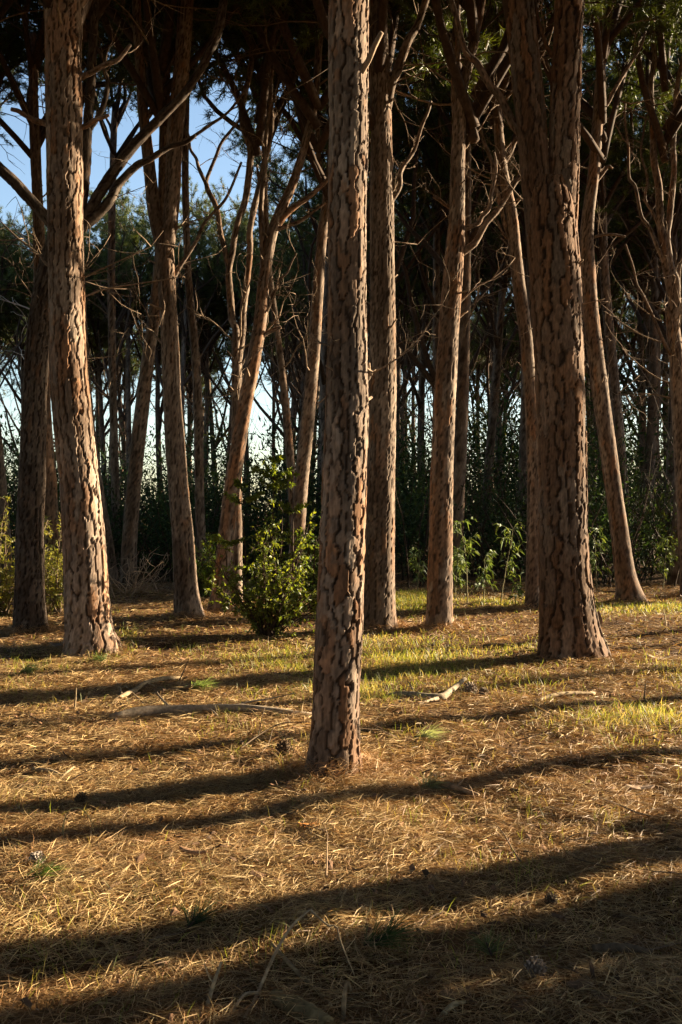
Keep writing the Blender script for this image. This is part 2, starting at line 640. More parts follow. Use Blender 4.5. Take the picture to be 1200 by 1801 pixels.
def make_dead_branch(seed, length=1.4, col=DEADC, sub=6, r0=0.017):
    rng = np.random.default_rng(seed)
    b = Bag()
    p = wobble_path((-0.05, 0, 0), (1, 0, 0.35), length, rng, 8, 0.35, 0.05)
    tube(b, p, np.linspace(r0, 0.004, 8), 5, col, 0.1, rng)
    for _ in range(sub):
        k = rng.integers(2, 8)
        d = nrm(p[k] - p[k - 1]) * 0.7 + rng.normal(size=3) * 0.6
        l2 = length * rng.uniform(0.2, 0.5)
        q = wobble_path(p[k], d, l2, rng, 5, 0.45, 0.04)
        tube(b, q, np.linspace(0.007, 0.003, 5), 4, col * rng.uniform(0.8, 1.1))
        for _ in range(2):
            m = rng.integers(2, 5)
            q2 = wobble_path(q[m], q[m] - q[m - 1] + rng.normal(size=3) * 0.1, l2 * 0.45, rng, 4, 0.5)
            tube(b, q2, np.linspace(0.004, 0.0015, 4), 3, col * rng.uniform(0.8, 1.1))
    return b.mesh('dead_branch', M_TWIG)


def make_stub(seed, length=0.22, r0=0.02):
    rng = np.random.default_rng(seed)
    b = Bag()
    p = wobble_path((-0.06, 0, 0), (1, 0, 0.25), length, rng, 5, 0.25)
    tube(b, p, np.linspace(r0, r0 * 0.55, 5), 6, DEADC * 1.1, 0.2, rng)
    return b.mesh('branch_stub', M_TWIG)


DEADB = [make_dead_branch(60 + i, 1.0 + 0.3 * i) for i in range(4)]
STUBS = [make_stub(80 + i, 0.16 + 0.06 * i, 0.014 + 0.003 * i) for i in range(3)]


def dress(tree, pts, rng, nd, ns, z0=3.2, z1=8.5, dscale=1.0):
    """dead branches and stubs on a trunk; pts rows are x,y,z,r in the tree's own space"""
    sp = smooth_path(pts, 60)
    ok = np.where((sp[:, 2] > z0) & (sp[:, 2] < z1))[0]
    if len(ok) == 0:
        return
    for i in range(nd + ns):
        k = rng.choice(ok)
        a = rng.uniform(0, 2 * math.pi)
        p = sp[k, :3] + np.array([math.cos(a), math.sin(a), 0]) * sp[k, 3] * 0.85
        dead = i < nd
        me = DEADB[rng.integers(0, 4)] if dead else STUBS[rng.integers(0, 3)]
        link('dead_branch' if dead else 'branch_stub', me, tree, p, (0, rng.uniform(-0.5, 0.15), a),
             rng.uniform(0.7, 1.15) * dscale)


# ------------------------------------------------------------------ the ground sheet
HERO = {}


def spread_axis(lo, hi, step, far_lo, far_hi):
    mid = np.arange(lo, hi + step * 0.5, step)
    a, b, s = [], [], step
    x = hi
    while x < far_hi:
        s *= 1.35
        x += s
        b.append(min(x, far_hi))
    x, s = lo, step
    while x > far_lo:
        s *= 1.35
        x -= s
        a.append(max(x, far_lo))
    return np.concatenate([np.array(a[::-1]), mid, np.array(b)])


def build_ground():
    xs = spread_axis(-8.5, 9.0, 0.09, -300, 300)
    ys = spread_axis(1.0, 22.0, 0.09, -150, 420)
    XX, YY = np.meshgrid(xs, ys)
    ZZ = gz(XX, YY)
    v = np.stack([XX, YY, ZZ], -1).reshape(-1, 3)
    nx, ny = len(xs), len(ys)
    i = np.arange(ny - 1)[:, None] * nx
    j = np.arange(nx - 1)[None, :]
    q = np.stack([i + j, i + j + 1, i + nx + j + 1, i + nx + j], -1).reshape(-1, 4)
    o = link('ground', mesh_np('ground', v, None, q, None, M_GROUND))
    o['kind'] = 'structure'


for (px, py, r, h) in ((160, 1151, 0.75, 0.10), (588, 1366, 0.45, 0.03), (1008, 1162, 0.8, 0.11), (332, 1092, 0.6, 0.07),
                       (388, 1082, 0.5, 0.06), (668, 1107, 0.6, 0.07), (1110, 1061, 0.9, 0.12)):
    d = depth_of(py)
    MOUNDS.append(((px - 600) / F * d, d, r, h * 0.4))
build_ground()

# ------------------------------------------------------------------ the pines one can tell apart
G_NEAR = 'sunlit pines standing in the clearing'


def pine(key, label, trunk, limbs=(), d=None, crown=None, plates=0, pw=0.06, ph=0.45, depth=0.014, rust=0.3, jit=0.85,
         dead=3, stubs=5, lean=0.0, dz=(3.2, 8.5), seed=None, cscale=1.0, tone=0.66):
    """trunk and limbs given by where they stand in the photograph (px, py, width px[, depth offset m]) at depth d"""
    seed = seed if seed is not None else 300 + 7 * len(HERO)
    rng = np.random.default_rng(seed)
    d = d or depth_of(trunk[0][1])
    x0 = (trunk[0][0] - 600) / F * d
    base = np.array([x0, d, float(gz(x0, d))])
    tree = thing('pine_tree', label, 'pine tree', base, G_NEAR)
    HERO[key] = (tree, base, trunk[0][0])

    def rows(pts):
        out = []
        for p in pts:
            dd = d + (p[3] if len(p) > 3 else 0.0)
            w = W(p[0], p[1], dd)
            out.append([*(w - base), p[2] * 0.5 / F * dd])
        return out
    tr = rows(trunk)
    zshift = -tr[0][2]
    tr[0][2] = 0.0
    foot = [tr[0][0] - (tr[1][0] - tr[0][0]) * 0.2, tr[0][1], -0.18, tr[0][3] * 1.06]
    tr = [foot] + tr
    seen = float(np.median([p[2] for p in trunk])) * 682 / 1200.0
    if crown and len(limbs) == 0:
        top = tr[-1]
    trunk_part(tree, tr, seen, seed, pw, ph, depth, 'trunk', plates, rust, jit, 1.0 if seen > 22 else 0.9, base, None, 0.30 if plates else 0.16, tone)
    for li, lb in enumerate(limbs):
        r_ = rows(lb)
        if lb[0][2] < 24:
            # thin limbs are kinked: a knee between every two marks
            kn = []
            for a_, b_ in zip(r_[:-1], r_[1:]):
                a_, b_ = np.array(a_), np.array(b_)
                m_ = a_ + (b_ - a_) * rng.uniform(0.35, 0.65)
                m_[:3] += rng.normal(size=3) * 0.05 * np.linalg.norm(b_[:3] - a_[:3])
                kn += [a_, m_]
            r_ = kn + [np.array(r_[-1])]
            dress(tree, r_, rng, 2, 2, 0.5, 12.0, 0.42)
        sw = float(np.median([p[2] for p in lb])) * 682 / 1200.0
        dp = depth * min(1.0, max(0.2, r_[0][3] / 0.12))
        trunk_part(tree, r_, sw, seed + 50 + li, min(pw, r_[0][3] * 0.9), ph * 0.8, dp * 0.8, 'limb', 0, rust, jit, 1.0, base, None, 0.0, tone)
    for ci, (cx, cyy, cz_scale, var, rot) in enumerate(crown or []):
        w = W(cx, cyy, d) - base
        wm, fm = CROWNS[var % 5]
        link('branches', wm, tree, w, (0, 0, rot), cz_scale * 1.1)
        link('crown', fm, tree, w, (0, 0, rot), cz_scale * 1.1)
    dress(tree, tr, rng, dead, stubs, dz[0], dz[1])
    return tree


def zrow(z, d):
    return HOR - (z - EYE) / d * F


def top(z, y, d=None):
    return zrow(z, d or depth_of(y))


pine('big_left', 'thick sunlit pine with a flared foot nearest the left edge',
     [(160, 1151, 92), (154, 1088, 78), (143, 900, 71), (128, 750, 66), (118, 600, 62), (115, 400, 61), (113, 200, 62), (111, 0, 64),
      (110, -250, 56), (108, top(9.2, 1145), 40)],
     [[(140, 12, 16), (152, -5, 13), (172, -40, 10, 0.2), (190, -90, 8, 0.3)],
      [(138, 140, 12), (160, 128, 10), (190, 112, 9), (230, 78, 6)],
      [(90, 222, 12), (62, 212, 11), (40, 200, 9), (20, 192, 7)],
      [(138, 226, 9), (165, 212, 8), (192, 202, 6)]],
     crown=[(108, top(8.7, 1145), 1.25, 0, 0.3)], plates=300, pw=0.072, ph=0.52, depth=0.025, rust=0.44, dead=2, stubs=5, dz=(2.6, 7.0), tone=0.86)

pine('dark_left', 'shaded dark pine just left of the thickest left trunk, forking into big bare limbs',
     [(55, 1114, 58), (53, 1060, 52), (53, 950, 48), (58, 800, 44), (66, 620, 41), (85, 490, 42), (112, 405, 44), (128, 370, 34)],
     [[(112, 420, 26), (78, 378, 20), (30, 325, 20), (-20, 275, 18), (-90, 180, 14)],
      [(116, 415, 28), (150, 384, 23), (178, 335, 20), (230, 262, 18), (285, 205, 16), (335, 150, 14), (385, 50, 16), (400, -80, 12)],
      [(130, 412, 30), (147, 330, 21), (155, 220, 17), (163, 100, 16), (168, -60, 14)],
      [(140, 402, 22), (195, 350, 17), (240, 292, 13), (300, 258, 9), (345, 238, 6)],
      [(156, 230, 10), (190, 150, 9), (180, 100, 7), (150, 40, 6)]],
     crown=[(150, top(9.3, 1114), 1.1, 1, 1.0), (-60, top(8.4, 1114), 0.85, 2, 2.0)], pw=0.07, ph=0.26, depth=0.02, dead=4, stubs=3, rust=0.15, tone=0.3)  # low tone: the shade this tree stands in is put into its bark colour

pine('pale_foot', 'thin pine whose pale foot shows right behind the thickest left trunk',
     [(197, 1035, 30), (186, 950, 25), (171, 860, 22), (152, 700, 20), (141, 500, 18), (136, 300, 16), (138, 60, 14)],
     crown=[(138, 110, 0.95, 3, 2.2)], dead=3, stubs=4, depth=0.01)
pine('rusty_left', 'rusty brown pine half hidden between the dark pine and the thickest left trunk',
     [(92, 1056, 40), (89, 960, 35), (84, 850, 31), (77, 740, 27), (72, 600, 24), (68, 400, 20), (60, 200, 17), (58, 60, 14)], d=17.0,
     crown=[(58, 100, 0.95, 4, 0.4)], dead=3, stubs=4, rust=0.5)
pine('edge_left', 'slim pine cut by the left edge of the picture with a lit right side',
     [(12, 1045, 24), (8, 940, 21), (2, 850, 19), (-8, 740, 17), (-22, 560, 15), (-40, 350, 13), (-50, 150, 12)], d=18.2,
     crown=[(-50, 150, 0.95, 0, 4.0)], dead=2, stubs=2)
pine('forked_left', 'pine with a Y fork high up standing right of the thickest left trunk',
     [(333, 1092, 50), (327, 1030, 41), (322, 950, 39), (313, 850, 35), (303, 700, 32), (297, 560, 30), (291, 450, 31), (290, 405, 26)],
     [[(287, 440, 25), (272, 372, 24), (262, 290, 21), (252, 190, 18), (244, 80, 16), (238, -40, 14), (236, -160, 10)],
      [(293, 435, 27), (302, 355, 27), (306, 280, 27), (311, 200, 28), (321, 100, 28), (330, -40, 26), (335, -160, 18)],
      [(306, 490, 8), (345, 425, 7), (372, 378, 6), (425, 285, 4)],
      [(300, 262, 8), (340, 240, 6), (392, 205, 5), (430, 160, 4)],
      [(255, 215, 8), (285, 150, 7), (310, 95, 6), (330, 40, 5)]],
     crown=[(285, top(8.8, 1092), 1.1, 2, 0.0)], depth=0.013, rust=0.35, dead=4, stubs=7)
pine('leaning_thin', 'thin pine leaning right between the thickest left trunk and the Y forked pine',
     [(226, 1038, 32), (230, 930, 27), (243, 780, 25), (262, 620, 22), (276, 520, 20), (285, 380, 17), (290, 150, 15), (292, 90, 12)], d=19.0,
     crown=[(292, 60, 1.0, 0, 5.0)], depth=0.01, dead=4, stubs=3)
pine('grey_straight', 'straight grey slender pine behind the leaning thin one',
     [(206, 1009, 17), (203, 850, 15), (198, 650, 14), (196, 450, 13), (200, 250, 12), (203, 180, 10)], d=24.0,
     crown=[(203, 190, 0.8, 1, 0.5)], depth=0.008, dead=4, stubs=3)
pine('behind_fork', 'slender pine just right behind the Y forked pine',
     [(357, 1031, 20), (352, 900, 17), (348, 700, 16), (342, 600, 15), (331, 480, 13), (326, 300, 12), (330, 110, 10)], d=20.0,
     crown=[(330, 90, 0.9, 3, 1.4)], depth=0.009, dead=5, stubs=3)
pine('slanted', 'slanted sunlit pine rising to the right beside the leafy shrub',
     [(384, 1083, 38), (392, 1010, 31), (403, 900, 28), (426, 745, 26), (445, 640, 25), (458, 560, 23), (466, 480, 20), (482, 400, 18),
      (516, 320, 15), (540, 240, 13), (556, 160, 13), (565, 0, 11)],
     [[(463, 500, 13), (462, 430, 11), (461, 340, 9), (467, 250, 7), (470, 130, 5)],
      [(478, 415, 15), (500, 380, 12), (545, 345, 9), (590, 300, 7), (620, 250, 5)],
      [(452, 600, 9), (470, 586, 7), (495, 575, 6)],
      [(461, 555, 7), (480, 520, 6), (505, 480, 4), (522, 445, 3)],
      [(483, 405, 8), (530, 388, 6), (580, 352, 4)]],
     crown=[(560, top(8.7, 1083), 1.1, 4, 2.5)], depth=0.012, rust=0.4, dead=4, stubs=7)
pine('twin', 'upright pine with several bare stems behind the slanted one',
     [(414, 1069, 28), (415, 900, 22), (416, 760, 19), (417, 660, 18), (414, 600, 14)], 
     [[(415, 640, 14), (408, 560, 13), (402, 480, 12), (412, 420, 11), (432, 350, 12), (440, 260, 12), (441, 120, 10), (444, 0, 8)],
      [(418, 640, 15), (428, 545, 12), (440, 440, 11), (460, 310, 10), (476, 150, 9), (485, 20, 7)],
      [(404, 480, 10), (388, 410, 9), (366, 335, 9), (361, 318, 8)],
      [(362, 322, 7), (348, 290, 6), (335, 262, 5), (325, 225, 4)],
      [(362, 322, 7), (380, 275, 6), (410, 225, 5), (440, 190, 4)],
      [(442, 430, 7), (445, 360, 5), (452, 290, 4)]],
     d=15.6, crown=[(455, top(9.0, 1069, 15.6), 1.05, 0, 3.3)], depth=0.01, dead=4, stubs=6)
pine('behind_shrub', 'pine rising behind the leafy shrub close to the centre trunk',
     [(518, 1054, 29), (526, 900, 25), (540, 750, 24), (552, 620, 22), (560, 500, 20), (568, 400, 18), (578, 330, 16), (588, 200, 14), (590, 80, 12)],
     [[(554, 590, 9), (552, 540, 8), (553, 505, 6)], [(576, 345, 11), (560, 270, 9), (548, 180, 7), (545, 60, 6)]], d=17.0,
     crown=[(590, top(8.3, 1054, 17.0), 1.0, 1, 4.1)], depth=0.01, dead=5, stubs=6)
pine('lean_left', 'thin pine leaning left behind the leafy shrub',
     [(523, 1046, 18), (513, 850, 15), (503, 720, 14), (490, 600, 12), (474, 480, 11), (465, 300, 10), (468, 120, 8)], d=18.4,
     crown=[(468, 110, 0.95, 2, 1.1)], depth=0.009, dead=4, stubs=3)
pine('centre', 'tall straight pine in the middle of the picture, nearest to the viewer',
     [(588, 1366, 94), (590, 1290, 87), (593, 1200, 83), (599, 1050, 79), (604, 900, 77), (609, 750, 75), (611, 600, 72), (612, 400, 68),
      (613, 200, 68), (614, 0, 68), (614, -300, 62), (612, top(9.0, 1352), 44)],
     [[(640, 672, 10), (648, 664, 8), (655, 654, 5)]],
     crown=[(612, top(8.6, 1352), 1.3, 3, 0.2)], plates=300, pw=0.052, ph=0.34, depth=0.017, rust=0.42, dead=0, stubs=6, dz=(1.8, 4.6), tone=0.73)
pine('behind_centre', 'upright pine close behind the centre trunk, right of it, forking at the top',
     [(667, 1107, 58), (667, 1060, 54), (669, 900, 50), (673, 700, 48), (673, 500, 44), (672, 350, 42), (670, 200, 38), (664, 50, 36),
      (660, -120, 30), (658, top(9.2, 1107), 20)],
     [[(678, 200, 20), (700, 122, 17), (735, 42, 13), (758, -40, 11), (780, -120, 8)],
      [(688, 355, 9), (705, 300, 8), (742, 222, 6), (758, 178, 5)],
      [(676, 120, 10), (672, 60, 9), (676, 0, 8), (690, -60, 6)]],
     crown=[(665, top(8.4, 1107), 1.15, 4, 1.0)], depth=0.012, rust=0.25, dead=3, stubs=7)
pine('bent_mid', 'pine with a bare curved side limb between the centre trunk and the stout right one',
     [(772, 1109, 48), (774, 1000, 43), (777, 850, 40), (783, 700, 37), (791, 560, 34), (799, 450, 33), (803, 380, 28), (807, 250, 24),
      (812, 160, 21), (832, 80, 17), (850, -20, 14), (856, -110, 10)],
     [[(808, 448, 14), (840, 420, 11), (875, 370, 10), (905, 322, 9), (925, 290, 7), (940, 240, 5)],
      [(810, 406, 9), (842, 392, 8), (860, 366, 8), (872, 305, 6), (869, 268, 4)],
      [(808, 240, 14), (800, 130, 12), (803, 30, 10), (800, -60, 9)],
      [(792, 365, 8), (775, 352, 7), (762, 345, 5)],
      [(905, 322, 5), (935, 300, 4), (955, 255, 3)]],
     crown=[(835, top(8.3, 1106), 1.1, 0, 2.0)], depth=0.012, rust=0.42, dead=3, stubs=7)
pine('stout_right', 'stout pine on the right with large bark plates, splitting into two stems',
     [(1009, 1162, 112), (1002, 1100, 98), (994, 1000, 87), (988, 850, 83), (985, 700, 83), (978, 520, 84), (972, 430, 84), (968, 360, 78), (967, 315, 54)],
     [[(952, 430, 46), (945, 340, 52), (936, 240, 52), (926, 120, 51), (913, 0, 49), (892, -200, 42), (880, top(8.8, 1162), 34)],
      [(988, 430, 46), (990, 340, 52), (992, 240, 53), (996, 120, 53), (1001, 0, 52), (1006, -200, 46), (1010, top(9.0, 1162), 34)],
      [(972, 100, 9), (955, 62, 8), (941, 0, 7), (935, -60, 6)],
      [(922, 240, 16), (880, 172, 14), (840, 112, 12), (800, 20, 9), (780, -60, 7)]],
     crown=[(900, top(8.6, 1162), 1.2, 1, 0.8), (1020, top(9.0, 1162), 1.2, 2, 2.7)], plates=300, pw=0.092, ph=0.66, depth=0.030, rust=0.58,
     jit=0.7, dead=2, stubs=6, dz=(3.0, 7.5), tone=0.55)
pine('behind_stout', 'slim bending pine just left behind the stout right one',
     [(937, 1071, 28), (940, 900, 25), (937, 750, 24), (926, 600, 23), (910, 480, 22), (900, 380, 20), (881, 280, 18), (875, 150, 15), (880, 0, 13)],
     [[(905, 440, 12), (886, 385, 9), (868, 310, 8), (850, 245, 6), (830, 200, 4)],
      [(893, 420, 6), (878, 395, 4), (868, 380, 3)],
      [(884, 290, 10), (905, 250, 8), (925, 225, 7)]], d=15.4,
     crown=[(880, top(8.3, 1064, 15.4), 1.0, 3, 5.0)], depth=0.011, dead=6, stubs=5)
pine('leaning_right', 'pine leaning left with a crumbling foot, right of the stout one',
     [(1108, 1061, 50), (1099, 1005, 35), (1085, 900, 30), (1068, 780, 29), (1052, 660, 28), (1040, 560, 27), (1032, 450, 26), (1035, 380, 22),
      (1045, 300, 20), (1052, 200, 18), (1058, 100, 16), (1060, 0, 13)],
     [[(1055, 200, 9), (1080, 160, 7), (1110, 110, 6), (1135, 55, 5)],
      [(1048, 320, 8), (1070, 292, 6), (1078, 296, 4)],
      [(1040, 420, 6), (1075, 412, 5), (1100, 416, 4)]],
     crown=[(1060, top(9.5, 1056), 1.1, 4, 0.6)], depth=0.012, dead=6, stubs=6, rust=0.35)
pine('edge_right', 'many stemmed pine with thin lit branches at the right edge',
     [(1214, 1050, 33), (1206, 900, 29), (1197, 750, 28), (1191, 650, 27), (1185, 590, 24), (1180, 540, 18)],
     [[(1186, 600, 17), (1173, 470, 16), (1161, 380, 14), (1150, 280, 12), (1145, 150, 10), (1140, 20, 8)],
      [(1187, 590, 14), (1181, 470, 12), (1178, 380, 11), (1184, 260, 10), (1192, 150, 9), (1205, 30, 7)],
      [(1172, 470, 8), (1142, 400, 7), (1118, 330, 6), (1105, 260, 5), (1100, 180, 4)],
      [(1160, 400, 6), (1135, 350, 5), (1128, 270, 4), (1138, 200, 3)],
      [(1190, 640, 7), (1150, 560, 6), (1120, 500, 5), (1100, 430, 4)],
      [(1186, 560, 6), (1195, 480, 5), (1210, 420, 4)]], d=17.75,
     crown=[(1170, top(9.6, 1050, 17.4), 1.1, 0, 1.9)], depth=0.01, dead=16, stubs=6)
pine('dim_right', 'dim slender pine behind the leaning right one',
     [(1106, 1009, 21), (1096, 850, 19), (1083, 700, 18), (1070, 560, 17), (1062, 450, 16), (1058, 320, 14), (1056, 260, 12)], d=24.0,
     crown=[(1056, 330, 1.0, 2, 4.0)], depth=0.009, dead=5, stubs=3)

# ------------------------------------------------------------------ pines of the wood behind: five kinds, copied one by one
def make_kind(i):
    rng = np.random.default_rng(900 + i)
    h = 8.6 + 0.5 * (i % 3)
    lean = rng.normal(size=2) * 0.35
    pts = []
    for s in np.linspace(0, 1, 7):
        pts.append([lean[0] * s + 0.12 * math.sin(3 * s + i), lean[1] * s + 0.12 * math.cos(2.5 * s + i) - 0.12, h * s - (0.15 if s == 0 else 0),
                    0.155 * (1 - 0.45 * s) * (1.25 if s == 0 else 1)])
    X, colr, ids, up = bark_surface(pts, 14, 0.10, 0.07, 0.2, 0.012, 700 + i, 0.3)
    n, k = X.shape[:2]
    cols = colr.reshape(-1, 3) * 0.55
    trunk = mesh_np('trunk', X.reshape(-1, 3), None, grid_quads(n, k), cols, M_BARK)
    topp = np.array(pts[-1][:3])
    limbs = []
    sp = smooth_path(pts, 40)
    for j in range(3 if i % 2 else 2):
        b = Bag()
        kk = rng.integers(18, 30)
        a = rng.uniform(0, 2 * math.pi)
        l = wobble_path(sp[kk, :3], (math.cos(a) * 0.55, math.sin(a) * 0.55, 1.0), h - sp[kk, 2] + 1.0, rng, 9, 0.22, 0.06)
        tube(b, l, np.linspace(sp[kk, 3] * 0.62, 0.025, 9), 8, BARKC * 1.2, 0.1, rng)
        for _ in range(5):
            m = rng.integers(2, 8)
            t = wobble_path(l[m], rng.normal(size=3) + np.array([0, 0, 0.3]), rng.uniform(0.6, 1.5), rng, 6, 0.4, 0.04)
            tube(b, t, np.linspace(0.014, 0.003, 6), 4, DEADC * 0.7)
        limbs.append(b.mesh('limb', M_TWIG))
    return dict(trunk=trunk, top=topp, limbs=limbs, pts=np.array(pts))


KINDS = [make_kind(i) for i in range(5)]


def wood_pine(x, y, kind, s, rz, label, group, crown=1.0, zs=1.0, seed=0, deads=3):
    k = KINDS[kind % 5]
    t = thing('pine_tree', label, 'pine tree', (x, y, 0), group, rz)
    t.scale = (s, s, s * zs)
    link('trunk', k['trunk'], t)
    for l in k['limbs']:
        link('limb', l, t)
    wm, fm = CROWNS[(kind + seed) % 5]
    link('branches', wm, t, k['top'], (0, 0, seed * 1.3), crown)
    link('crown', fm, t, k['top'], (0, 0, seed * 1.3), crown)
    dress(t, k['pts'], np.random.default_rng(seed + 5000), deads, 1, 2.2, 8.0)
    return t


rs = np.random.default_rng(42)
marks = sorted((v[2], k) for k, v in HERO.items())
NAMES = {'big_left': 'the thickest left trunk', 'forked_left': 'the Y forked pine', 'slanted': 'the slanted sunlit pine',
         'centre': 'the centre trunk', 'bent_mid': 'the pine with the curved side limb', 'stout_right': 'the stout right pine',
         'leaning_right': 'the pine with the crumbling foot'}
GAPS = [(-9999, 'left of the thickest left trunk'), (160, 'right of the thickest left trunk'),
        (333, 'right of the Y forked pine'), (400, 'right of the slanted sunlit pine'), (600, 'right of the centre trunk'),
        (785, 'right of the curved limb pine'), (985, 'right of the stout pine'), (1085, 'right of the crumbling foot pine')]
ORD = ['first', 'second', 'third', 'fourth', 'fifth', 'sixth', 'seventh', 'eighth', 'ninth', 'tenth', 'eleventh', 'twelfth',
       'thirteenth', 'fourteenth', 'fifteenth', 'sixteenth', 'seventeenth', 'eighteenth']
taken = [v[1][:2] for v in HERO.values()]
spots = []


def clear(x, y, r):
    return all((x - a) ** 2 + (y - b) ** 2 > r * r for a, b in taken)


def plant(n, dlo, dhi, plo, phi, r, tier, s=(0.95, 1.15), zs=(1.0, 1.1), crown=(0.9, 1.1)):
    got, tries = 0, 0
    while got < n and tries < 4000:
        tries += 1
        d = rs.uniform(dlo, dhi)
        px = rs.uniform(plo, phi)
        x = (px - 600) / F * d
        if clear(x, d, r):
            taken.append((x, d))
            spots.append((px, x, d, tier, rs.uniform(*s), rs.uniform(*zs), rs.uniform(*crown)))
            got += 1


# right half: close ranks;  left half: only far ones, so that the sky shows above them
plant(13, 20, 29, 620, 1300, 2.2, 'mid')
plant(20, 29, 42, 560, 1350, 2.2, 'back')
plant(24, 44, 56, -120, 560, 2.2, 'far', (1.06, 1.18), (1.0, 1.12), (1.0, 1.2))
plant(34, 42, 78, 500, 1350, 2.3, 'far', (1.05, 1.2), (1.0, 1.15), (1.0, 1.2))
plant(16, 56, 85, -150, 560, 2.6, 'far', (1.12, 1.25), (1.0, 1.15), (1.0, 1.2))
WORD = {'mid': 'dark pine behind the clearing', 'back': 'dim pine deeper in the wood', 'far': 'thin farthest pine'}
spots.sort()
count = {}
for i, (px, x, d, tier, s, zs, cr) in enumerate(spots):
    if px < -5 or px > 1205:
        lab = WORD[tier] + (' just outside the left edge' if px < 0 else ' just outside the right edge')
    else:
        gap = [g for g in GAPS if g[0] <= px][-1][1]
        k = count.get((gap, tier), 0)
        count[(gap, tier)] = k + 1
        lab = WORD[tier] + ', ' + ORD[k] + ' trunk ' + gap
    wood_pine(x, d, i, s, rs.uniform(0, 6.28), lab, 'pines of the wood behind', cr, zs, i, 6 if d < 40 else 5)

# pines outside the frame on the right: their trunks throw the shadow stripes over the litter
stripes = [(9.5, 3.58, 1.15), (12.5, 3.12, 1.05), (10.5, 4.69, 0.85), (14.0, 6.08, 0.85), (15.5, 8.5, 0.9), (19.0, 9.6, 0.9), (21.0, 12.9, 1.5),
           (13.0, 2.5, 1.3), (9.0, 1.6, 1.2), (14.5, 0.9, 1.2), (18.0, 7.1, 0.7)]
for i, (t, q, s) in enumerate(stripes):
    x, y = sunpos(t, q)
    wood_pine(x, y, i + 1, s, i * 1.1, 'pine outside the right edge of the picture casting a shadow stripe on the needles',
              'pines outside the frame that cast the shadow stripes', 0.9, 1.15 if s > 0.95 else 1.3, 200 + i, 2)
# the wood goes on outside the frame: to the right behind, to the left, and all round behind the viewer
def outside(n, fn, r, label, group, seed0, s=(1.0, 1.2)):
    got = 0
    for _ in range(3000):
        if got >= n:
            break
        x, y = fn()
        if (y > 0 and abs(x) < 0.40 * y + 1.5) or not clear(x, y, r):
            continue
        taken.append((x, y))
        wood_pine(x, y, got, rs.uniform(*s), got * 0.9, label, group, 1.2, 1.0, seed0 + got, 1)
        got += 1


outside(24, lambda: sunpos(rs.uniform(20, 50), rs.uniform(18.6, 36)), 2.4, 'pine of the wood outside the right edge behind the clearing',
        'pines outside the frame on the right', 300)
outside(64, lambda: (rs.uniform(-26, 4), rs.uniform(-22, 26)), 2.4, 'pine of the wood outside the left edge or behind the viewer',
        'pines outside the frame on the left and behind', 400)
outside(26, lambda: sunpos(rs.uniform(-2, 26), rs.uniform(-18, -0.5)), 2.4, 'pine of the wood to the right of and behind the viewer',
        'pines outside the frame on the right and behind', 500)

# ------------------------------------------------------------------ undergrowth
def leaves(bag, pos, d, rng, ln, wd, col, fold=0.0, droop=0.0):
    """two-triangle leaves: base, sides, tip"""
    n = len(pos)
    d = nrm(d)
    s = nrm(np.cross(d, rng.normal(size=(n, 3))))
    up = np.cross(s, d)
    L = (rng.uniform(*ln, (n, 1)))
    w = (rng.uniform(*wd, (n, 1))) * 0.5
    mid = pos + d * L * 0.45 + up * L * fold
    tip = pos + d * L + np.array([0, 0, -1.0]) * L * droop
    v = np.stack([pos, mid + s * w, tip, mid - s * w], 1).reshape(-1, 3)
    i = np.arange(n)[:, None] * 4
    t = np.concatenate([i + np.array([[0, 1, 2]]), i + np.array([[0, 2, 3]])])
    c = np.asarray(col) * rng.uniform(0.55, 1.5, (n, 1)) * (1 + rng.uniform(-0.15, 0.25, (n, 1)) * np.array([1.0, 0.2, -0.3]))
    bag.add(v, t, None, np.repeat(c, 4, 0))


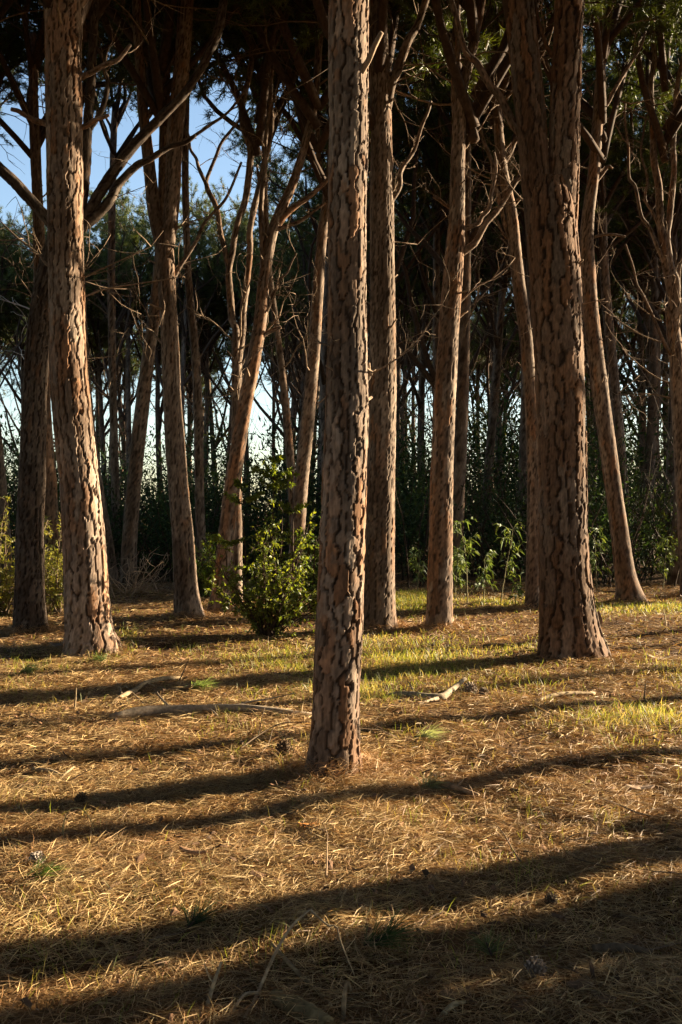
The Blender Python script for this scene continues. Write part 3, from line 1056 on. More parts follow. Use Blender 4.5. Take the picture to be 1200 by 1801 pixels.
def build_thicket():
    rng = np.random.default_rng(5)
    b, st = Bag(), Bag()
    for i in range(440):
        far = 200 <= i < 380
        d = rng.uniform(19.5, 29) if not far else rng.uniform(29, 60)
        px = rng.uniform(-160, 1320) if i < 380 else rng.uniform(1300, 2300)
        if 250 < px < 640 and not far:
            d += 1.5
        x = (px - 600) / F * d
        lumpy = float(vn(np.array([px / 75.0]), np.array([d / 6.0]), 61)[0])
        h = (0.9 + 2.4 * lumpy) * rng.uniform(0.75, 1.2) * (1.12 if px > 640 else 0.95)
        if far:
            h = (2.1 + 3.4 * rng.random()) * (d / 36) if px < 560 else 2.0 + (6.5 + (2.0 if px > 1010 else 0)) * rng.random() * (d / 42)
        rad = rng.uniform(0.6, 1.3) if not far else rng.uniform(1.1, 2.0)
        n = 400 if not far else (420 if px < 560 else 680)
        u = nrm(rng.normal(size=(n, 3))) * (rng.random((n, 1)) ** 0.45)
        k = rng.integers(0, n, n // 5)
        u[k] *= rng.uniform(1.0, 1.45, (len(k), 1))
        pos = np.array([x, d, h * 0.5]) + u * np.array([rad, rad, h * 0.5])
        pos += rng.normal(size=(n, 3)) * 0.08
        pos[:, 2] = np.maximum(pos[:, 2], 0.02)
        kind = rng.random()
        ln, wd = ((0.06, 0.12), (0.03, 0.05)) if kind < 0.5 else ((0.10, 0.2), (0.018, 0.03))
        if far:
            ln, wd = (0.14, 0.32), (0.05, 0.09)
        cc = np.array([0.024, 0.045, 0.018]) if kind < 0.8 else np.array([0.045, 0.06, 0.022])
        leaves(b, pos, u + rng.normal(size=(n, 3)) * 0.7 + np.array([0, 0, 0.3]), rng, ln, wd, cc * rng.uniform(0.6, 1.3))
        for _ in range(4):
            a = rng.uniform(0, 6.28)
            p0 = np.array([x, d, 0.0]) + np.array([math.cos(a), math.sin(a), 0]) * rad * 0.4
            tube(b, wobble_path(p0, (math.cos(a) * 0.4, math.sin(a) * 0.4, 1.0), h * rng.uniform(0.8, 1.25), rng, 6, 0.25), np.linspace(0.018, 0.004, 6), 4, BARKC)
    o = link('thicket', b.mesh('thicket', M_THICKET, False))
    o['kind'] = 'stuff'
    tag(o, 'dark evergreen thicket closing off the clearing under the far pines', 'thicket')


build_thicket()


def shrub(name, label, px, py, h, rad, n, ln, wd, col, seed, spikes=(), group=None, shape=0.55, stemc=BARKC, d=None, lift=0.3, nst=26):
    rng = np.random.default_rng(seed)
    d = d or depth_of(py)
    x = (px - 600) / F * d
    base = np.array([x, d, float(gz(x, d))])
    t = thing(name, label, 'shrub', base, group)
    st, lf = Bag(), Bag()
    ends = []
    for i in range(nst):
        a = rng.uniform(0, 2 * math.pi)
        rr = rad * math.sqrt(rng.random())
        hh = h * (0.35 + 0.65 * rng.random()) * math.sqrt(max(0.12, 1 - (rr / rad) ** 2 * shape))
        e = np.array([math.cos(a) * rr, math.sin(a) * rr, hh])
        p = np.array([[0, 0, -0.03], e * np.array([0.3, 0.3, 0.35]), e * np.array([0.75, 0.75, 0.7]), e]) + rng.normal(size=(4, 3)) * 0.03
        p[0] = (rng.normal() * 0.06, rng.normal() * 0.06, -0.03)
        sp = smooth_path(p, 9)
        tube(st, sp, np.linspace(0.011, 0.003, 9), 5, stemc * rng.uniform(0.7, 1.2))
        for k in range(2, 9):
            for _ in range(2):
                tw = wobble_path(sp[k], rng.normal(size=3) + np.array([0, 0, lift]), rng.uniform(0.1, 0.3), rng, 4, 0.4)
                tube(st, tw, np.linspace(0.004, 0.0015, 4), 3, stemc)
                ends.append(tw)
    for (sx, sh, tiers) in spikes:
        p = wobble_path((sx, 0, h * 0.5), (0.02, 0, 1), sh - h * 0.5, rng, 8, 0.08)
        tube(st, p, np.linspace(0.010, 0.004, 8), 5, stemc)
        for tz, spread, cnt in tiers:
            k = np.interp(tz, p[:, 2], np.arange(8))
            c = p[min(7, int(k))]
            for _ in range(cnt):
                a = rng.uniform(0, 6.28)
                tw = wobble_path(c + np.array([0, 0, tz - c[2]]), (math.cos(a), math.sin(a), 0.3), spread * rng.uniform(0.6, 1.1), rng, 4, 0.3, 0.1)
                tube(st, tw, np.linspace(0.005, 0.002, 4), 3, stemc)
                ends += [tw] * 5
    ends = np.array(ends)
    idx = rng.integers(0, len(ends), n)
    f = rng.uniform(0.2, 1.0, (n, 1)) * 2.999
    k = f.astype(int)[:, 0]
    fr = f - k[:, None]
    pos = ends[idx, k] * (1 - fr) + ends[idx, k + 1] * fr
    dirs = nrm(ends[idx, k + 1] - ends[idx, k]) * 0.5 + rng.normal(size=(n, 3)) * 0.6 + np.array([0, 0, 0.15])
    pos[:, 2] = np.maximum(pos[:, 2], 0.03)
    leaves(lf, pos, dirs, rng, ln, wd, col, 0.06, 0.15)
    link('stems', st.mesh('stems', M_TWIG), t)
    link('foliage', lf.mesh('foliage', M_LEAF, False), t)
    return t


shrub('leafy_shrub', 'glossy broad leaved green shrub standing left of the centre trunk', 472, 1120, 1.6, 0.90, 11000, (0.03, 0.07), (0.014, 0.034),
      (0.105, 0.135, 0.026), 21, spikes=((0.02, 2.18, ((1.78, 0.26, 7), (1.9, 0.34, 10), (2.1, 0.15, 4))), (-0.28, 1.85, ((1.6, 0.25, 6), (1.8, 0.12, 3))),
                                         (0.3, 1.75, ((1.5, 0.25, 6),)), (-0.5, 1.3, ((1.1, 0.25, 6),)), (0.55, 1.2, ((1.0, 0.25, 6),))), shape=0.45, nst=46)
shrub('heath_shrub', 'yellow green feathery shrub at the left edge behind the dark pine', 4, 1080, 1.75, 0.9, 6500, (0.04, 0.085), (0.008, 0.016),
      (0.22, 0.22, 0.06), 22, stemc=DEADC, group='feathery shrubs at the left edge')
shrub('heath_shrub', 'yellow green feathery shrub between the dark pine and the thickest left trunk', 100, 1078, 1.6, 0.7, 5600, (0.04, 0.085), (0.008, 0.016),
      (0.20, 0.21, 0.06), 23, stemc=DEADC, group='feathery shrubs at the left edge')
shrub('dark_shrub', 'low dark green shrub between the Y forked pine and the slanted one', 362, 1052, 1.15, 0.5, 2600, (0.05, 0.085), (0.02, 0.034),
      (0.06, 0.10, 0.025), 24)
shrub('dark_shrub', 'dark leafy bush half hidden behind the centre trunk left side', 552, 1075, 1.3, 0.45, 2400, (0.05, 0.085), (0.02, 0.034),
      (0.06, 0.10, 0.025), 25)
for (t_, q_, h_, r_, sd) in ((7.5, 1.45, 3.0, 1.5, 26), (10.5, 2.0, 3.8, 1.35, 27), (12.0, 0.4, 4.2, 1.6, 28), (7.8, 2.75, 2.1, 1.0, 29)):
    bx_, by_ = sunpos(t_, q_)
    shrub('leafy_shrub', 'tall leafy bush outside the right edge shading the near litter', 600 + bx_ / by_ * F, 0, h_, r_, 9000, (0.12, 0.20), (0.08, 0.12),
          (0.06, 0.10, 0.025), sd, d=by_, group='bushes outside the frame on the right')


def sapling(label, px, py, h, n, seed, ln=(0.08, 0.155), group='young saplings with narrow drooping leaves'):
    rng = np.random.default_rng(seed)
    base = ground_at(px, py)
    t = thing('sapling', label, 'sapling', base, group)
    st, lf = Bag(), Bag()
    p = wobble_path((0, 0, -0.03), (0.03, 0, 1), h, rng, 9, 0.10, 0.05)
    tube(st, p, np.linspace(0.012, 0.004, 9), 6, np.array([0.17, 0.15, 0.08]))
    pos, dirs = [], []
    for k in range(3, 9):
        for _ in range(3):
            a = rng.uniform(0, 6.28)
            tw = wobble_path(p[k], (math.cos(a), math.sin(a), 0.7), rng.uniform(0.15, 0.34) * h / 1.3, rng, 5, 0.3, -0.05)
            tube(st, tw, np.linspace(0.004, 0.0018, 5), 3, np.array([0.12, 0.14, 0.05]))
            for j in range(n):
                f = rng.uniform(0.25, 1)
                m = min(3, int(f * 4))
                pos.append(tw[m] + (tw[m + 1] - tw[m]) * (f * 4 - m))
                dirs.append(np.array([math.cos(a), math.sin(a), 0.1]) * 0.6 + rng.normal(size=3) * 0.55)
    leaves(lf, np.array(pos), np.array(dirs), rng, ln, (0.010, 0.018), (0.11, 0.155, 0.065), 0.1, 0.5)
    link('stem', st.mesh('stem', M_TWIG), t)
    link('foliage', lf.mesh('foliage', M_SAPLING, False), t)


sapling('tallest narrow leaved sapling beside the pine with the curved limb', 822, 1062, 1.32, 9, 31)
sapling('narrow leaved sapling right of the tallest sapling', 881, 1066, 1.25, 8, 32)
sapling('low bushy sapling hugging the right side of the curved limb pine', 800, 1056, 0.85, 9, 33)
sapling('short sapling between the two tall narrow leaved ones', 851, 1058, 0.75, 7, 34)
sapling('tiny sapling with a few upright leaves left of the stout pine', 907, 1068, 0.38, 2, 35)
sapling('pale leaved sapling between the stout pine and the leaning one', 1050, 1040, 1.15, 9, 36)
sapling('dim sapling near the right edge under the wood', 1166, 1036, 1.0, 8, 37)
sapling('dim small sapling between the centre pines at the thicket foot', 733, 1044, 0.8, 6, 38)

# ------------------------------------------------------------------ litter of dry needles, grass
def strands(pos, ang, tilt, ln, wd, bend, col, mat, name, rng, tipcol=None):
    """bent thin blades: two quads' worth of geometry each"""
    n = len(pos)
    d = np.stack([np.cos(ang) * np.cos(tilt), np.sin(ang) * np.cos(tilt), np.sin(tilt)], 1)
    s = np.stack([-np.sin(ang), np.cos(ang), np.zeros(n)], 1)
    roll = rng.uniform(-0.9, 0.9, n)[:, None]
    u = np.cross(d, s)
    w = (s * np.cos(roll) + u * np.sin(roll)) * (wd * 0.5)[:, None]
    L = ln[:, None]
    mid = pos + d * L * 0.5 + s * (bend[:, 0:1] * L) + np.array([0, 0, 1.0]) * (bend[:, 1:2] * L)
    tip = pos + d * L
    v = np.stack([pos - w, pos + w, mid + w * 0.9, mid - w * 0.9, tip], 1).reshape(-1, 3)
    i = np.arange(n)[:, None] * 5
    q = i + np.array([[0, 1, 2, 3]])
    t = i + np.array([[3, 2, 4]])
    c = np.repeat(col, 5, 0)
    return mesh_np(name, v, t, q, c, mat, True)


def frustum_points(n, dlo, dhi, rng, margin=1.0):
    d = np.sqrt(rng.uniform(dlo ** 2, dhi ** 2, n))
    x = rng.uniform(-1, 1, n) * (d * 0.355 + margin)
    return x, d


GREEN_PX = [(700, 1175, 150, 40, 1.0), (560, 1170, 130, 32, 0.7), (640, 1215, 110, 22, 0.9), (850, 1205, 120, 22, 0.55), (1110, 1275, 120, 26, 1.0),
            (720, 1060, 70, 18, 0.9), (480, 1160, 90, 20, 0.55), (60, 1170, 60, 14, 0.35), (190, 1160, 40, 12, 0.3), (1140, 1072, 120, 10, 0.5),
            (870, 1062, 60, 8, 0.4), (120, 1440, 60, 20, 0.3), (610, 1440, 60, 20, 0.35), (40, 1420, 60, 25, 0.4), (400, 1290, 70, 20, 0.25),
            (300, 1600, 90, 40, 0.5), (520, 1680, 160, 60, 0.5), (880, 1540, 120, 30, 0.5), (120, 1700, 200, 90, 0.5), (850, 1690, 120, 50, 0.35),
            (1150, 1330, 60, 30, 0.35), (1160, 1180, 60, 16, 0.35)]
_gr = np.random.default_rng(12)
GREEN_PX += [(_gr.uniform(0, 1200), _gr.uniform(1130, 1800), _gr.uniform(15, 60), _gr.uniform(8, 28), _gr.uniform(0.15, 0.5)) for _ in range(60)]


def green_mask(x, d):
    px = x / d * F + 600
    py = HOR + EYE / d * F
    m = np.zeros(len(x))
    for (cx, cy_, rx, ry, k) in GREEN_PX:
        m = np.maximum(m, k * np.exp(-(((px - cx) / rx) ** 2 + ((py - cy_) / ry) ** 2) * 1.1))
    return m * (0.35 + 1.0 * vn(x * 3 + 50, d * 3 + 50, 44))


def build_litter():
    rng = np.random.default_rng(77)
    P, A, T, L, WD, B, C = [], [], [], [], [], [], []
    for (n, lo, hi, wmin, wmax, lmin, lmax) in ((185000, 2.1, 5.6, 0.0016, 0.0030, 0.05, 0.13), (122000, 5.6, 10.0, 0.0026, 0.0046, 0.06, 0.14),
                                                (72000, 10.0, 21.0, 0.005, 0.009, 0.07, 0.16)):
        x, d = frustum_points(n, lo, hi, rng)
        clump = vn(x * 2.6 + 30, d * 2.6 + 30, 50) * 0.6 + vn(x * 7 + 30, d * 7 + 30, 51) * 0.4
        keep = rng.random(n) < 0.12 + 1.55 * clump - 0.4 * green_mask(x, d)
        x, d, clump = x[keep], d[keep], clump[keep]
        n = len(x)
        lev = rng.random(n) ** 1.6
        z = gz(x, d) + 0.004 + lev * (0.010 + 0.035 * sstep(0.35, 0.8, clump))
        # neighbouring needles lie roughly the same way
        flow = vn(x * 3.5 + 70, d * 3.5 + 70, 52) * 12.0
        ang = flow + rng.normal(size=n) * 1.5
        tilt = rng.normal(size=n) * 0.13 + 0.05
        k = rng.random(n)
        straw = np.array([0.46, 0.335, 0.16])
        red = np.array([0.235, 0.12, 0.048])
        dark = np.array([0.16, 0.085, 0.035])
        mix = np.clip(rng.normal(size=n) * 0.35 + 0.30 + 0.55 * lev + 0.5 * (vn(x * 1.1 + 20, d * 1.1 + 20, 53) - 0.5), 0, 1)[:, None]
        c = red * (1 - mix) + straw * mix
        c = np.where((k < 0.12)[:, None], dark, c)
        c = c * rng.uniform(0.75, 1.25, (n, 1))
        P.append(np.stack([x, d, z], 1)); A.append(ang); T.append(tilt)
        L.append(rng.uniform(lmin, lmax, n)); WD.append(rng.uniform(wmin, wmax, n))
        B.append(np.stack([rng.normal(size=n) * 0.035, rng.uniform(0, 0.06, n)], 1)); C.append(c)
    # needles heaped against the feet of the pines
    for (tree, bs, _) in HERO.values():
        n = int(2600 if bs[1] < 13 else 1200)
        rr = 0.16 + np.abs(rng.normal(size=n)) * 0.22
        a = rng.uniform(0, 2 * math.pi, n)
        x, d = bs[0] + rr * np.cos(a), bs[1] + rr * np.sin(a)
        z = gz(x, d) + rng.random(n) * 0.11 * np.exp(-((rr - 0.14) / 0.17) ** 2)
        P.append(np.stack([x, d, z], 1)); A.append(rng.uniform(0, 6.28, n)); T.append(rng.normal(size=n) * 0.3 + 0.1)
        L.append(rng.uniform(0.06, 0.14, n)); WD.append(np.full(n, max(0.0024, bs[1] * 0.00042)) * rng.uniform(0.7, 1.3, n))
        B.append(np.stack([rng.normal(size=n) * 0.08, rng.uniform(0, 0.1, n)], 1))
        mix = rng.random((n, 1))
        C.append((np.array([0.34, 0.18, 0.08]) * (1 - mix) + np.array([0.42, 0.29, 0.14]) * mix) * rng.uniform(0.6, 1.2, (n, 1)))
    me = strands(np.concatenate(P), np.concatenate(A), np.concatenate(T), np.concatenate(L), np.concatenate(WD), np.concatenate(B),
                 np.concatenate(C), M_STRAW, 'needle_litter', rng)
    o = link('needle_litter', me)
    o['kind'] = 'stuff'
    tag(o, 'carpet of dry golden pine needles covering the forest floor', 'pine needles')


build_litter()


def build_debris():
    """crumbs of bark and broken twig ends strewn among the needles"""
    rng = np.random.default_rng(79)
    b = Bag()
    n = 5200
    x, d = frustum_points(n, 2.2, 15, rng, 0.8)
    keep = rng.random(n) < 0.25 + 0.9 * vn(x * 1.6 + 11, d * 1.6 + 11, 54)
    x, d = x[keep], d[keep]
    n = len(x)
    cen = np.stack([x, d, gz(x, d) + rng.uniform(0.012, 0.04, n)], 1)
    a = rng.uniform(0, 6.28, n)
    e = np.stack([np.cos(a), np.sin(a), rng.normal(size=n) * 0.3], 1) * rng.uniform(0.008, 0.028, (n, 1))
    f = np.stack([-np.sin(a), np.cos(a), rng.normal(size=n) * 0.4], 1) * rng.uniform(0.004, 0.013, (n, 1))
    up = np.array([0, 0, 1.0]) * rng.uniform(0.003, 0.008, (n, 1))
    j = lambda: rng.uniform(0.6, 1.3, (n, 1))
    v = np.stack([cen - e * j() - f * j(), cen + e * j() - f * j(), cen + e * j() + f * j(), cen - e * j() + f * j(), cen + up + e * 0.2], 1).reshape(-1, 3)
    k = np.arange(n)[:, None] * 5
    t = np.concatenate([k + np.array([[p, q, 4]]) for p, q in ((0, 1), (1, 2), (2, 3), (3, 0))])
    m = rng.random((n, 1))
    c = (np.array([0.07, 0.045, 0.03]) * (1 - m) + np.array([0.27, 0.15, 0.085]) * m) * rng.uniform(0.6, 1.2, (n, 1))
    b.add(v, t, None, np.repeat(c, 5, 0))
    for _ in range(750):
        xx, dd = frustum_points(1, 2.3, 14, rng, 0.8)
        g = np.array([xx[0], dd[0], float(gz(xx[0], dd[0])) + 0.015])
        aa = rng.uniform(0, 6.28)
        ln = rng.uniform(0.05, 0.32)
        w = wobble_path(g, (math.cos(aa), math.sin(aa), rng.uniform(0.0, 0.25)), ln, rng, 5, 0.3, -0.03)
        w[:, 2] = np.maximum(w[:, 2], gz(w[:, 0], w[:, 1]) + 0.006)
        tube(b, w, np.linspace(rng.uniform(0.002, 0.005), 0.0012, 5), 4, np.array([0.16, 0.11, 0.07]) * rng.uniform(0.5, 1.5))
    o = link('forest_debris', b.mesh('forest_debris', M_WOOD, False))
    o['kind'] = 'stuff'
    tag(o, 'crumbs of bark and broken twig ends strewn among the needles', 'debris')


build_debris()


def build_grass():
    rng = np.random.default_rng(78)
    x, d = frustum_points(420000, 2.2, 19, rng, 0.8)
    m = green_mask(x, d)
    keep = rng.random(len(x)) < m * 0.95 + 0.012
    x, d, m = x[keep], d[keep], m[keep]
    n = len(x)
    z = gz(x, d)
    col = np.array([0.20, 0.235, 0.05]) * rng.uniform(0.6, 1.3, (n, 1))
    dry = (rng.random(n) < 0.40)[:, None]
    col = np.where(dry, np.array([0.40, 0.32, 0.13]) * rng.uniform(0.7, 1.2, (n, 1)), col)
    me = strands(np.stack([x, d, z], 1), rng.uniform(0, 6.28, n), rng.uniform(0.25, 1.35, n), rng.uniform(0.03, 0.125, n) * (0.8 + 0.4 * m),
                 np.clip(d * 0.00042, 0.0018, 0.006), np.stack([rng.normal(size=n) * 0.06, rng.uniform(0.02, 0.14, n)], 1), col, M_GRASS, 'grass', rng)
    o = link('grass', me)
    o['kind'] = 'stuff'
    tag(o, 'thin patches of short green grass among the needles', 'grass')


build_grass()

# ------------------------------------------------------------------ fallen wood, cones, fresh needle tufts
def to_local(pts, base):
    return np.asarray(pts, float) - np.asarray(base)


def ground_row(pts, lift=0.0):
    """(px,py,height above ground) on the ground plane"""
    out = []
    for p in pts:
        g = ground_at(p[0], p[1])
        g[2] += (p[2] if len(p) > 2 else 0.0) + lift
        out.append(g)
    return np.array(out)


def fallen(name, label, cat, segs, col, seed, k=9, group=None, mat=None, rough=0.13, n=18):
    """segs: list of (pixel path with heights, radii); the first is the main piece, the others its side branches"""
    rng = np.random.default_rng(seed)
    base = ground_at(segs[0][0][0][0], segs[0][0][0][1])
    single = len(segs) == 1
    root = None
    if not single:
        root = thing(name, label, cat, base, group)
    for i, (pp, rad) in enumerate(segs):
        b = Bag()
        pts = ground_row(pp) - base
        rr = np.interp(np.linspace(0, 1, len(pts)), np.linspace(0, 1, len(rad)), rad)
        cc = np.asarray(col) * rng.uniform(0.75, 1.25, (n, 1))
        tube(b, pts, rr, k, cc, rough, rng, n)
        me = b.mesh('stem' if i == 0 else 'side_branch', mat or M_WOOD)
        if single:
            me.name = name
            return tag(link(name, me, None, base), label, cat, group)
        link('stem' if i == 0 else 'side_branch', me, root)
    return root


GREYWOOD = (0.30, 0.24, 0.17)
PALEWOOD = (0.27, 0.20, 0.12)
fallen('fallen_log', 'long grey fallen log lying left of the centre trunk', 'log',
       [([(195, 1268, 0.0), (240, 1262, 0.03), (300, 1257, 0.04), (355, 1256, 0.035), (410, 1254, 0.03), (470, 1257, 0.025), (550, 1258, 0.01)], (0.034, 0.040, 0.036, 0.030, 0.022)),
        ([(410, 1254, 0.03), (432, 1247, 0.05), (470, 1244, 0.06), (520, 1240, 0.09)], (0.010, 0.004)),
        ([(300, 1255, 0.05), (283, 1252, 0.10), (276, 1252, 0.14)], (0.010, 0.006)),
        ([(355, 1256, 0.03), (372, 1262, 0.05), (384, 1268, 0.03)], (0.008, 0.003))], (0.27, 0.21, 0.15), 1)
fallen('broken_branch', 'pale broken branch propped across the litter above the fallen log', 'branch',
       [([(196, 1240, 0.0), (215, 1232, 0.03), (240, 1222, 0.045), (256, 1212, 0.05), (290, 1202, 0.05), (318, 1196, 0.035)], (0.014, 0.022, 0.019, 0.021, 0.017)),
        ([(215, 1232, 0.03), (212, 1224, 0.07), (206, 1222, 0.10)], (0.008, 0.003)),
        ([(256, 1212, 0.05), (276, 1214, 0.03), (300, 1216, 0.01)], (0.007, 0.003)),
        ([(232, 1226, 0.04), (250, 1238, 0.02), (262, 1246, 0.0)], (0.007, 0.004))], PALEWOOD, 2)
fallen('fallen_log', 'grey forked log half sunk in the green grass right of the centre trunk', 'log',
       [([(668, 1224, -0.01), (695, 1222, 0.02), (730, 1228, 0.03), (772, 1236, 0.03), (790, 1226, 0.04), (804, 1216, 0.07), (818, 1210, 0.10)], (0.022, 0.032, 0.032, 0.026, 0.015)),
        ([(772, 1236, 0.03), (752, 1244, 0.01), (735, 1248, 0.0)], (0.018, 0.008)),
        ([(730, 1228, 0.04), (722, 1222, 0.10), (715, 1220, 0.13)], (0.007, 0.003))], (0.26, 0.21, 0.15), 3)
fallen('fallen_stick', 'pale barkless stick lying right of the grassy patch', 'stick',
       [([(945, 1243, 0.02), (985, 1236, 0.035), (1046, 1229, 0.025)], (0.012, 0.019, 0.012))], PALEWOOD, 4)
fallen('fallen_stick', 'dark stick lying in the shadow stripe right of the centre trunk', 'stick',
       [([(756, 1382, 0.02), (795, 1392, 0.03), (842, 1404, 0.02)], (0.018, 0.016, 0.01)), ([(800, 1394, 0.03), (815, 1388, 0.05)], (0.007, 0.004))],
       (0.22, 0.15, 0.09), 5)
fallen('twig', 'bent forked twig standing up from the shaded litter at the bottom', 'twig',
       [([(430, 1795, 0.0), (452, 1760, 0.01), (480, 1752, 0.11), (512, 1748, 0.20), (546, 1745, 0.25)], (0.0058, 0.005, 0.0035)),
        ([(546, 1745, 0.25), (565, 1744, 0.215), (580, 1742, 0.19), (592, 1742, 0.19), (600, 1742, 0.14), (625, 1742, 0.03)], (0.0035, 0.003, 0.0018)),
        ([(455, 1762, 0.02), (430, 1765, 0.02), (405, 1790, 0.0)], (0.0055, 0.004))], (0.36, 0.27, 0.17), 6, 7)
fallen('twig', 'short knotty twig poking out of the litter left of the bent one', 'twig',
       [([(365, 1772, 0.0), (376, 1768, 0.06), (390, 1765, 0.12)], (0.007, 0.006, 0.004)), ([(376, 1768, 0.06), (368, 1768, 0.08), (360, 1768, 0.12)], (0.003, 0.002))],
       (0.34, 0.26, 0.16), 7, 6)
fallen('fallen_log', 'mossy short log lying at the bottom edge under the bent twig', 'log',
       [([(482, 1762, 0.01), (520, 1785, 0.02), (575, 1815, 0.02)], (0.022, 0.03, 0.03))], (0.20, 0.15, 0.075), 8)
fallen('twig', 'slanting thin twig lying behind the bent forked twig', 'twig',
       [([(478, 1690, 0.03), (520, 1728, 0.03), (570, 1765, 0.015), (600, 1790, 0.0)], (0.006, 0.007, 0.004))], (0.22, 0.16, 0.09), 9, 6)
fallen('twig', 'short upright twig at the right side of the mossy log', 'twig',
       [([(604, 1798, 0.0), (606, 1796, 0.08), (612, 1795, 0.12), (617, 1795, 0.09)], (0.008, 0.006, 0.004))], (0.24, 0.17, 0.10), 10, 6)
fallen('fallen_stick', 'pale bent stick cut off by the bottom edge', 'stick',
       [([(770, 1800, 0.0), (795, 1786, 0.02), (818, 1776, 0.015)], (0.008, 0.009, 0.006))], (0.42, 0.34, 0.2), 11, 6)
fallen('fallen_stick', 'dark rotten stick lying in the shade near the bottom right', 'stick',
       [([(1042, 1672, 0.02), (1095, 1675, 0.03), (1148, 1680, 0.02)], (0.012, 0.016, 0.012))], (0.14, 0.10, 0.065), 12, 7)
fallen('fallen_stick', 'thin pale stick lying left in the lit litter below the fallen log', 'stick',
       [([(58, 1362, 0.02), (88, 1366, 0.03), (108, 1370, 0.02)], (0.014, 0.012, 0.008)), ([(95, 1386, 0.0), (115, 1378, 0.05), (130, 1372, 0.07)], (0.008, 0.006))],
       PALEWOOD, 13, 7)
fallen('dry_stalk', 'thin upright dry stem standing left of the broken branch', 'stalk',
       [([(131, 1253, 0.0), (133, 1253, 0.09), (134, 1253, 0.17)], (0.008, 0.007, 0.005))], (0.2, 0.15, 0.09), 14, 5)
fallen('dry_stalk', 'thin leaning dry stem beside the broken branch tip', 'stalk',
       [([(312, 1200, 0.0), (322, 1200, 0.10), (333, 1200, 0.24)], (0.008, 0.006, 0.003))], (0.16, 0.11, 0.07), 15, 5)
fallen('dry_stalk', 'thin upright dry stem near the right edge above the lit grass', 'stalk',
       [([(1133, 1232, 0.0), (1135, 1232, 0.1), (1137, 1232, 0.15)], (0.008, 0.006, 0.004))], (0.2, 0.14, 0.09), 16, 5)
fallen('dry_stalk', 'pale curved dry stem at the foot of the leaning right pine', 'stalk',
       [([(1172, 1108, 0.0), (1170, 1108, 0.15), (1166, 1108, 0.27)], (0.010, 0.007, 0.004))], (0.42, 0.34, 0.22), 17, 5)
fallen('dry_stalk', 'arched dry stem against the left side of the centre trunk foot', 'stalk',
       [([(561, 1366, 0.0), (560, 1366, 0.07), (554, 1366, 0.13), (543, 1366, 0.17), (540, 1366, 0.20)], (0.004, 0.0035, 0.0025))], (0.42, 0.32, 0.2), 18, 5)
fallen('dry_stalk', 'looping dry grass stalk in the lit litter at the left', 'stalk',
       [([(112, 1478, 0.0), (112, 1478, 0.08), (124, 1478, 0.15), (145, 1478, 0.15), (160, 1478, 0.10), (165, 1478, 0.04)], (0.003, 0.0025, 0.002))],
       (0.36, 0.3, 0.14), 19, 5)
fallen('fallen_branch', 'thin dead branch with twigs lying left of the centre trunk below the log', 'branch',
       [([(420, 1330, 0.02), (455, 1318, 0.08), (495, 1305, 0.12), (540, 1300, 0.12)], (0.005, 0.004, 0.002)),
        ([(455, 1318, 0.08), (462, 1300, 0.16), (470, 1290, 0.22)], (0.003, 0.0015)), ([(480, 1310, 0.1), (470, 1330, 0.05), (440, 1350, 0.01)], (0.003, 0.002))],
       (0.12, 0.085, 0.055), 20, 6)
fallen('twig', 'thin arched twig in the lit litter right of the orange patch', 'twig',
       [([(870, 1290, 0.0), (880, 1285, 0.08), (888, 1284, 0.05), (905, 1290, 0.03)], (0.005, 0.003))], (0.34, 0.25, 0.15), 21, 5)
fallen('fallen_stick', 'small dark twig at the foot of the pine with the curved limb', 'stick',
       [([(850, 1136, 0.02), (880, 1138, 0.05), (905, 1140, 0.03)], (0.018, 0.014, 0.01))], (0.17, 0.12, 0.08), 22, 6)


def brush_pile():
    rng = np.random.default_rng(9)
    base = ground_at(232, 1046)
    t = thing('brushwood', 'bare pale brushwood bush right of the thickest left trunk foot', 'brushwood', base)
    for i in range(16):
        b = Bag()
        a = rng.uniform(0, 6.28)
        p = wobble_path((rng.normal() * 0.22, rng.normal() * 0.2, -0.02), (math.cos(a) * 0.9, math.sin(a) * 0.5, 0.9), rng.uniform(0.5, 1.0), rng, 7, 0.3)
        cc = np.array([0.34, 0.24, 0.16]) * rng.uniform(0.7, 1.3)
        tube(b, p, np.linspace(0.014, 0.005, 7), 5, cc)
        for _ in range(4):
            k = rng.integers(2, 7)
            q = wobble_path(p[k], rng.normal(size=3) + np.array([0, 0, 0.4]), rng.uniform(0.15, 0.4), rng, 5, 0.4)
            tube(b, q, np.linspace(0.007, 0.003, 5), 4, cc)
        link('branch', b.mesh('branch', M_WOOD), t)


brush_pile()


def dead_tree(label, px, d, h, seed):
    rng = np.random.default_rng(seed)
    x = (px - 600) / F * d
    t = thing('dead_tree', label, 'dead tree', (x, d, float(gz(x, d))))
    b = Bag()
    cc = np.array([0.50, 0.42, 0.34])
    p = wobble_path((0, 0, -0.1), (0.01, 0, 1), h, rng, 12, 0.05, 0.02)
    tube(b, p, np.linspace(0.085, 0.03, 12), 8, cc, 0.08, rng)
    link('trunk', b.mesh('trunk', M_WOOD), t)
    for i in range(9):
        b = Bag()
        k = rng.integers(6, 12)
        l = wobble_path(p[k], (rng.normal(), rng.normal() * 0.6, 0.7), rng.uniform(0.9, 1.9), rng, 8, 0.3, 0.05)
        tube(b, l, np.linspace(0.024, 0.006, 8), 5, cc)
        for _ in range(7):
            m = rng.integers(2, 8)
            q = wobble_path(l[m], l[m] - l[m - 1] + rng.normal(size=3) * 0.25, rng.uniform(0.3, 0.8), rng, 5, 0.4)
            tube(b, q, np.linspace(0.009, 0.004, 5), 4, cc)
        link('limb', b.mesh('limb', M_WOOD), t)


dead_tree('pale bare dead tree at the left edge far behind the dark pine', 40, 27.0, 8.6, 3)


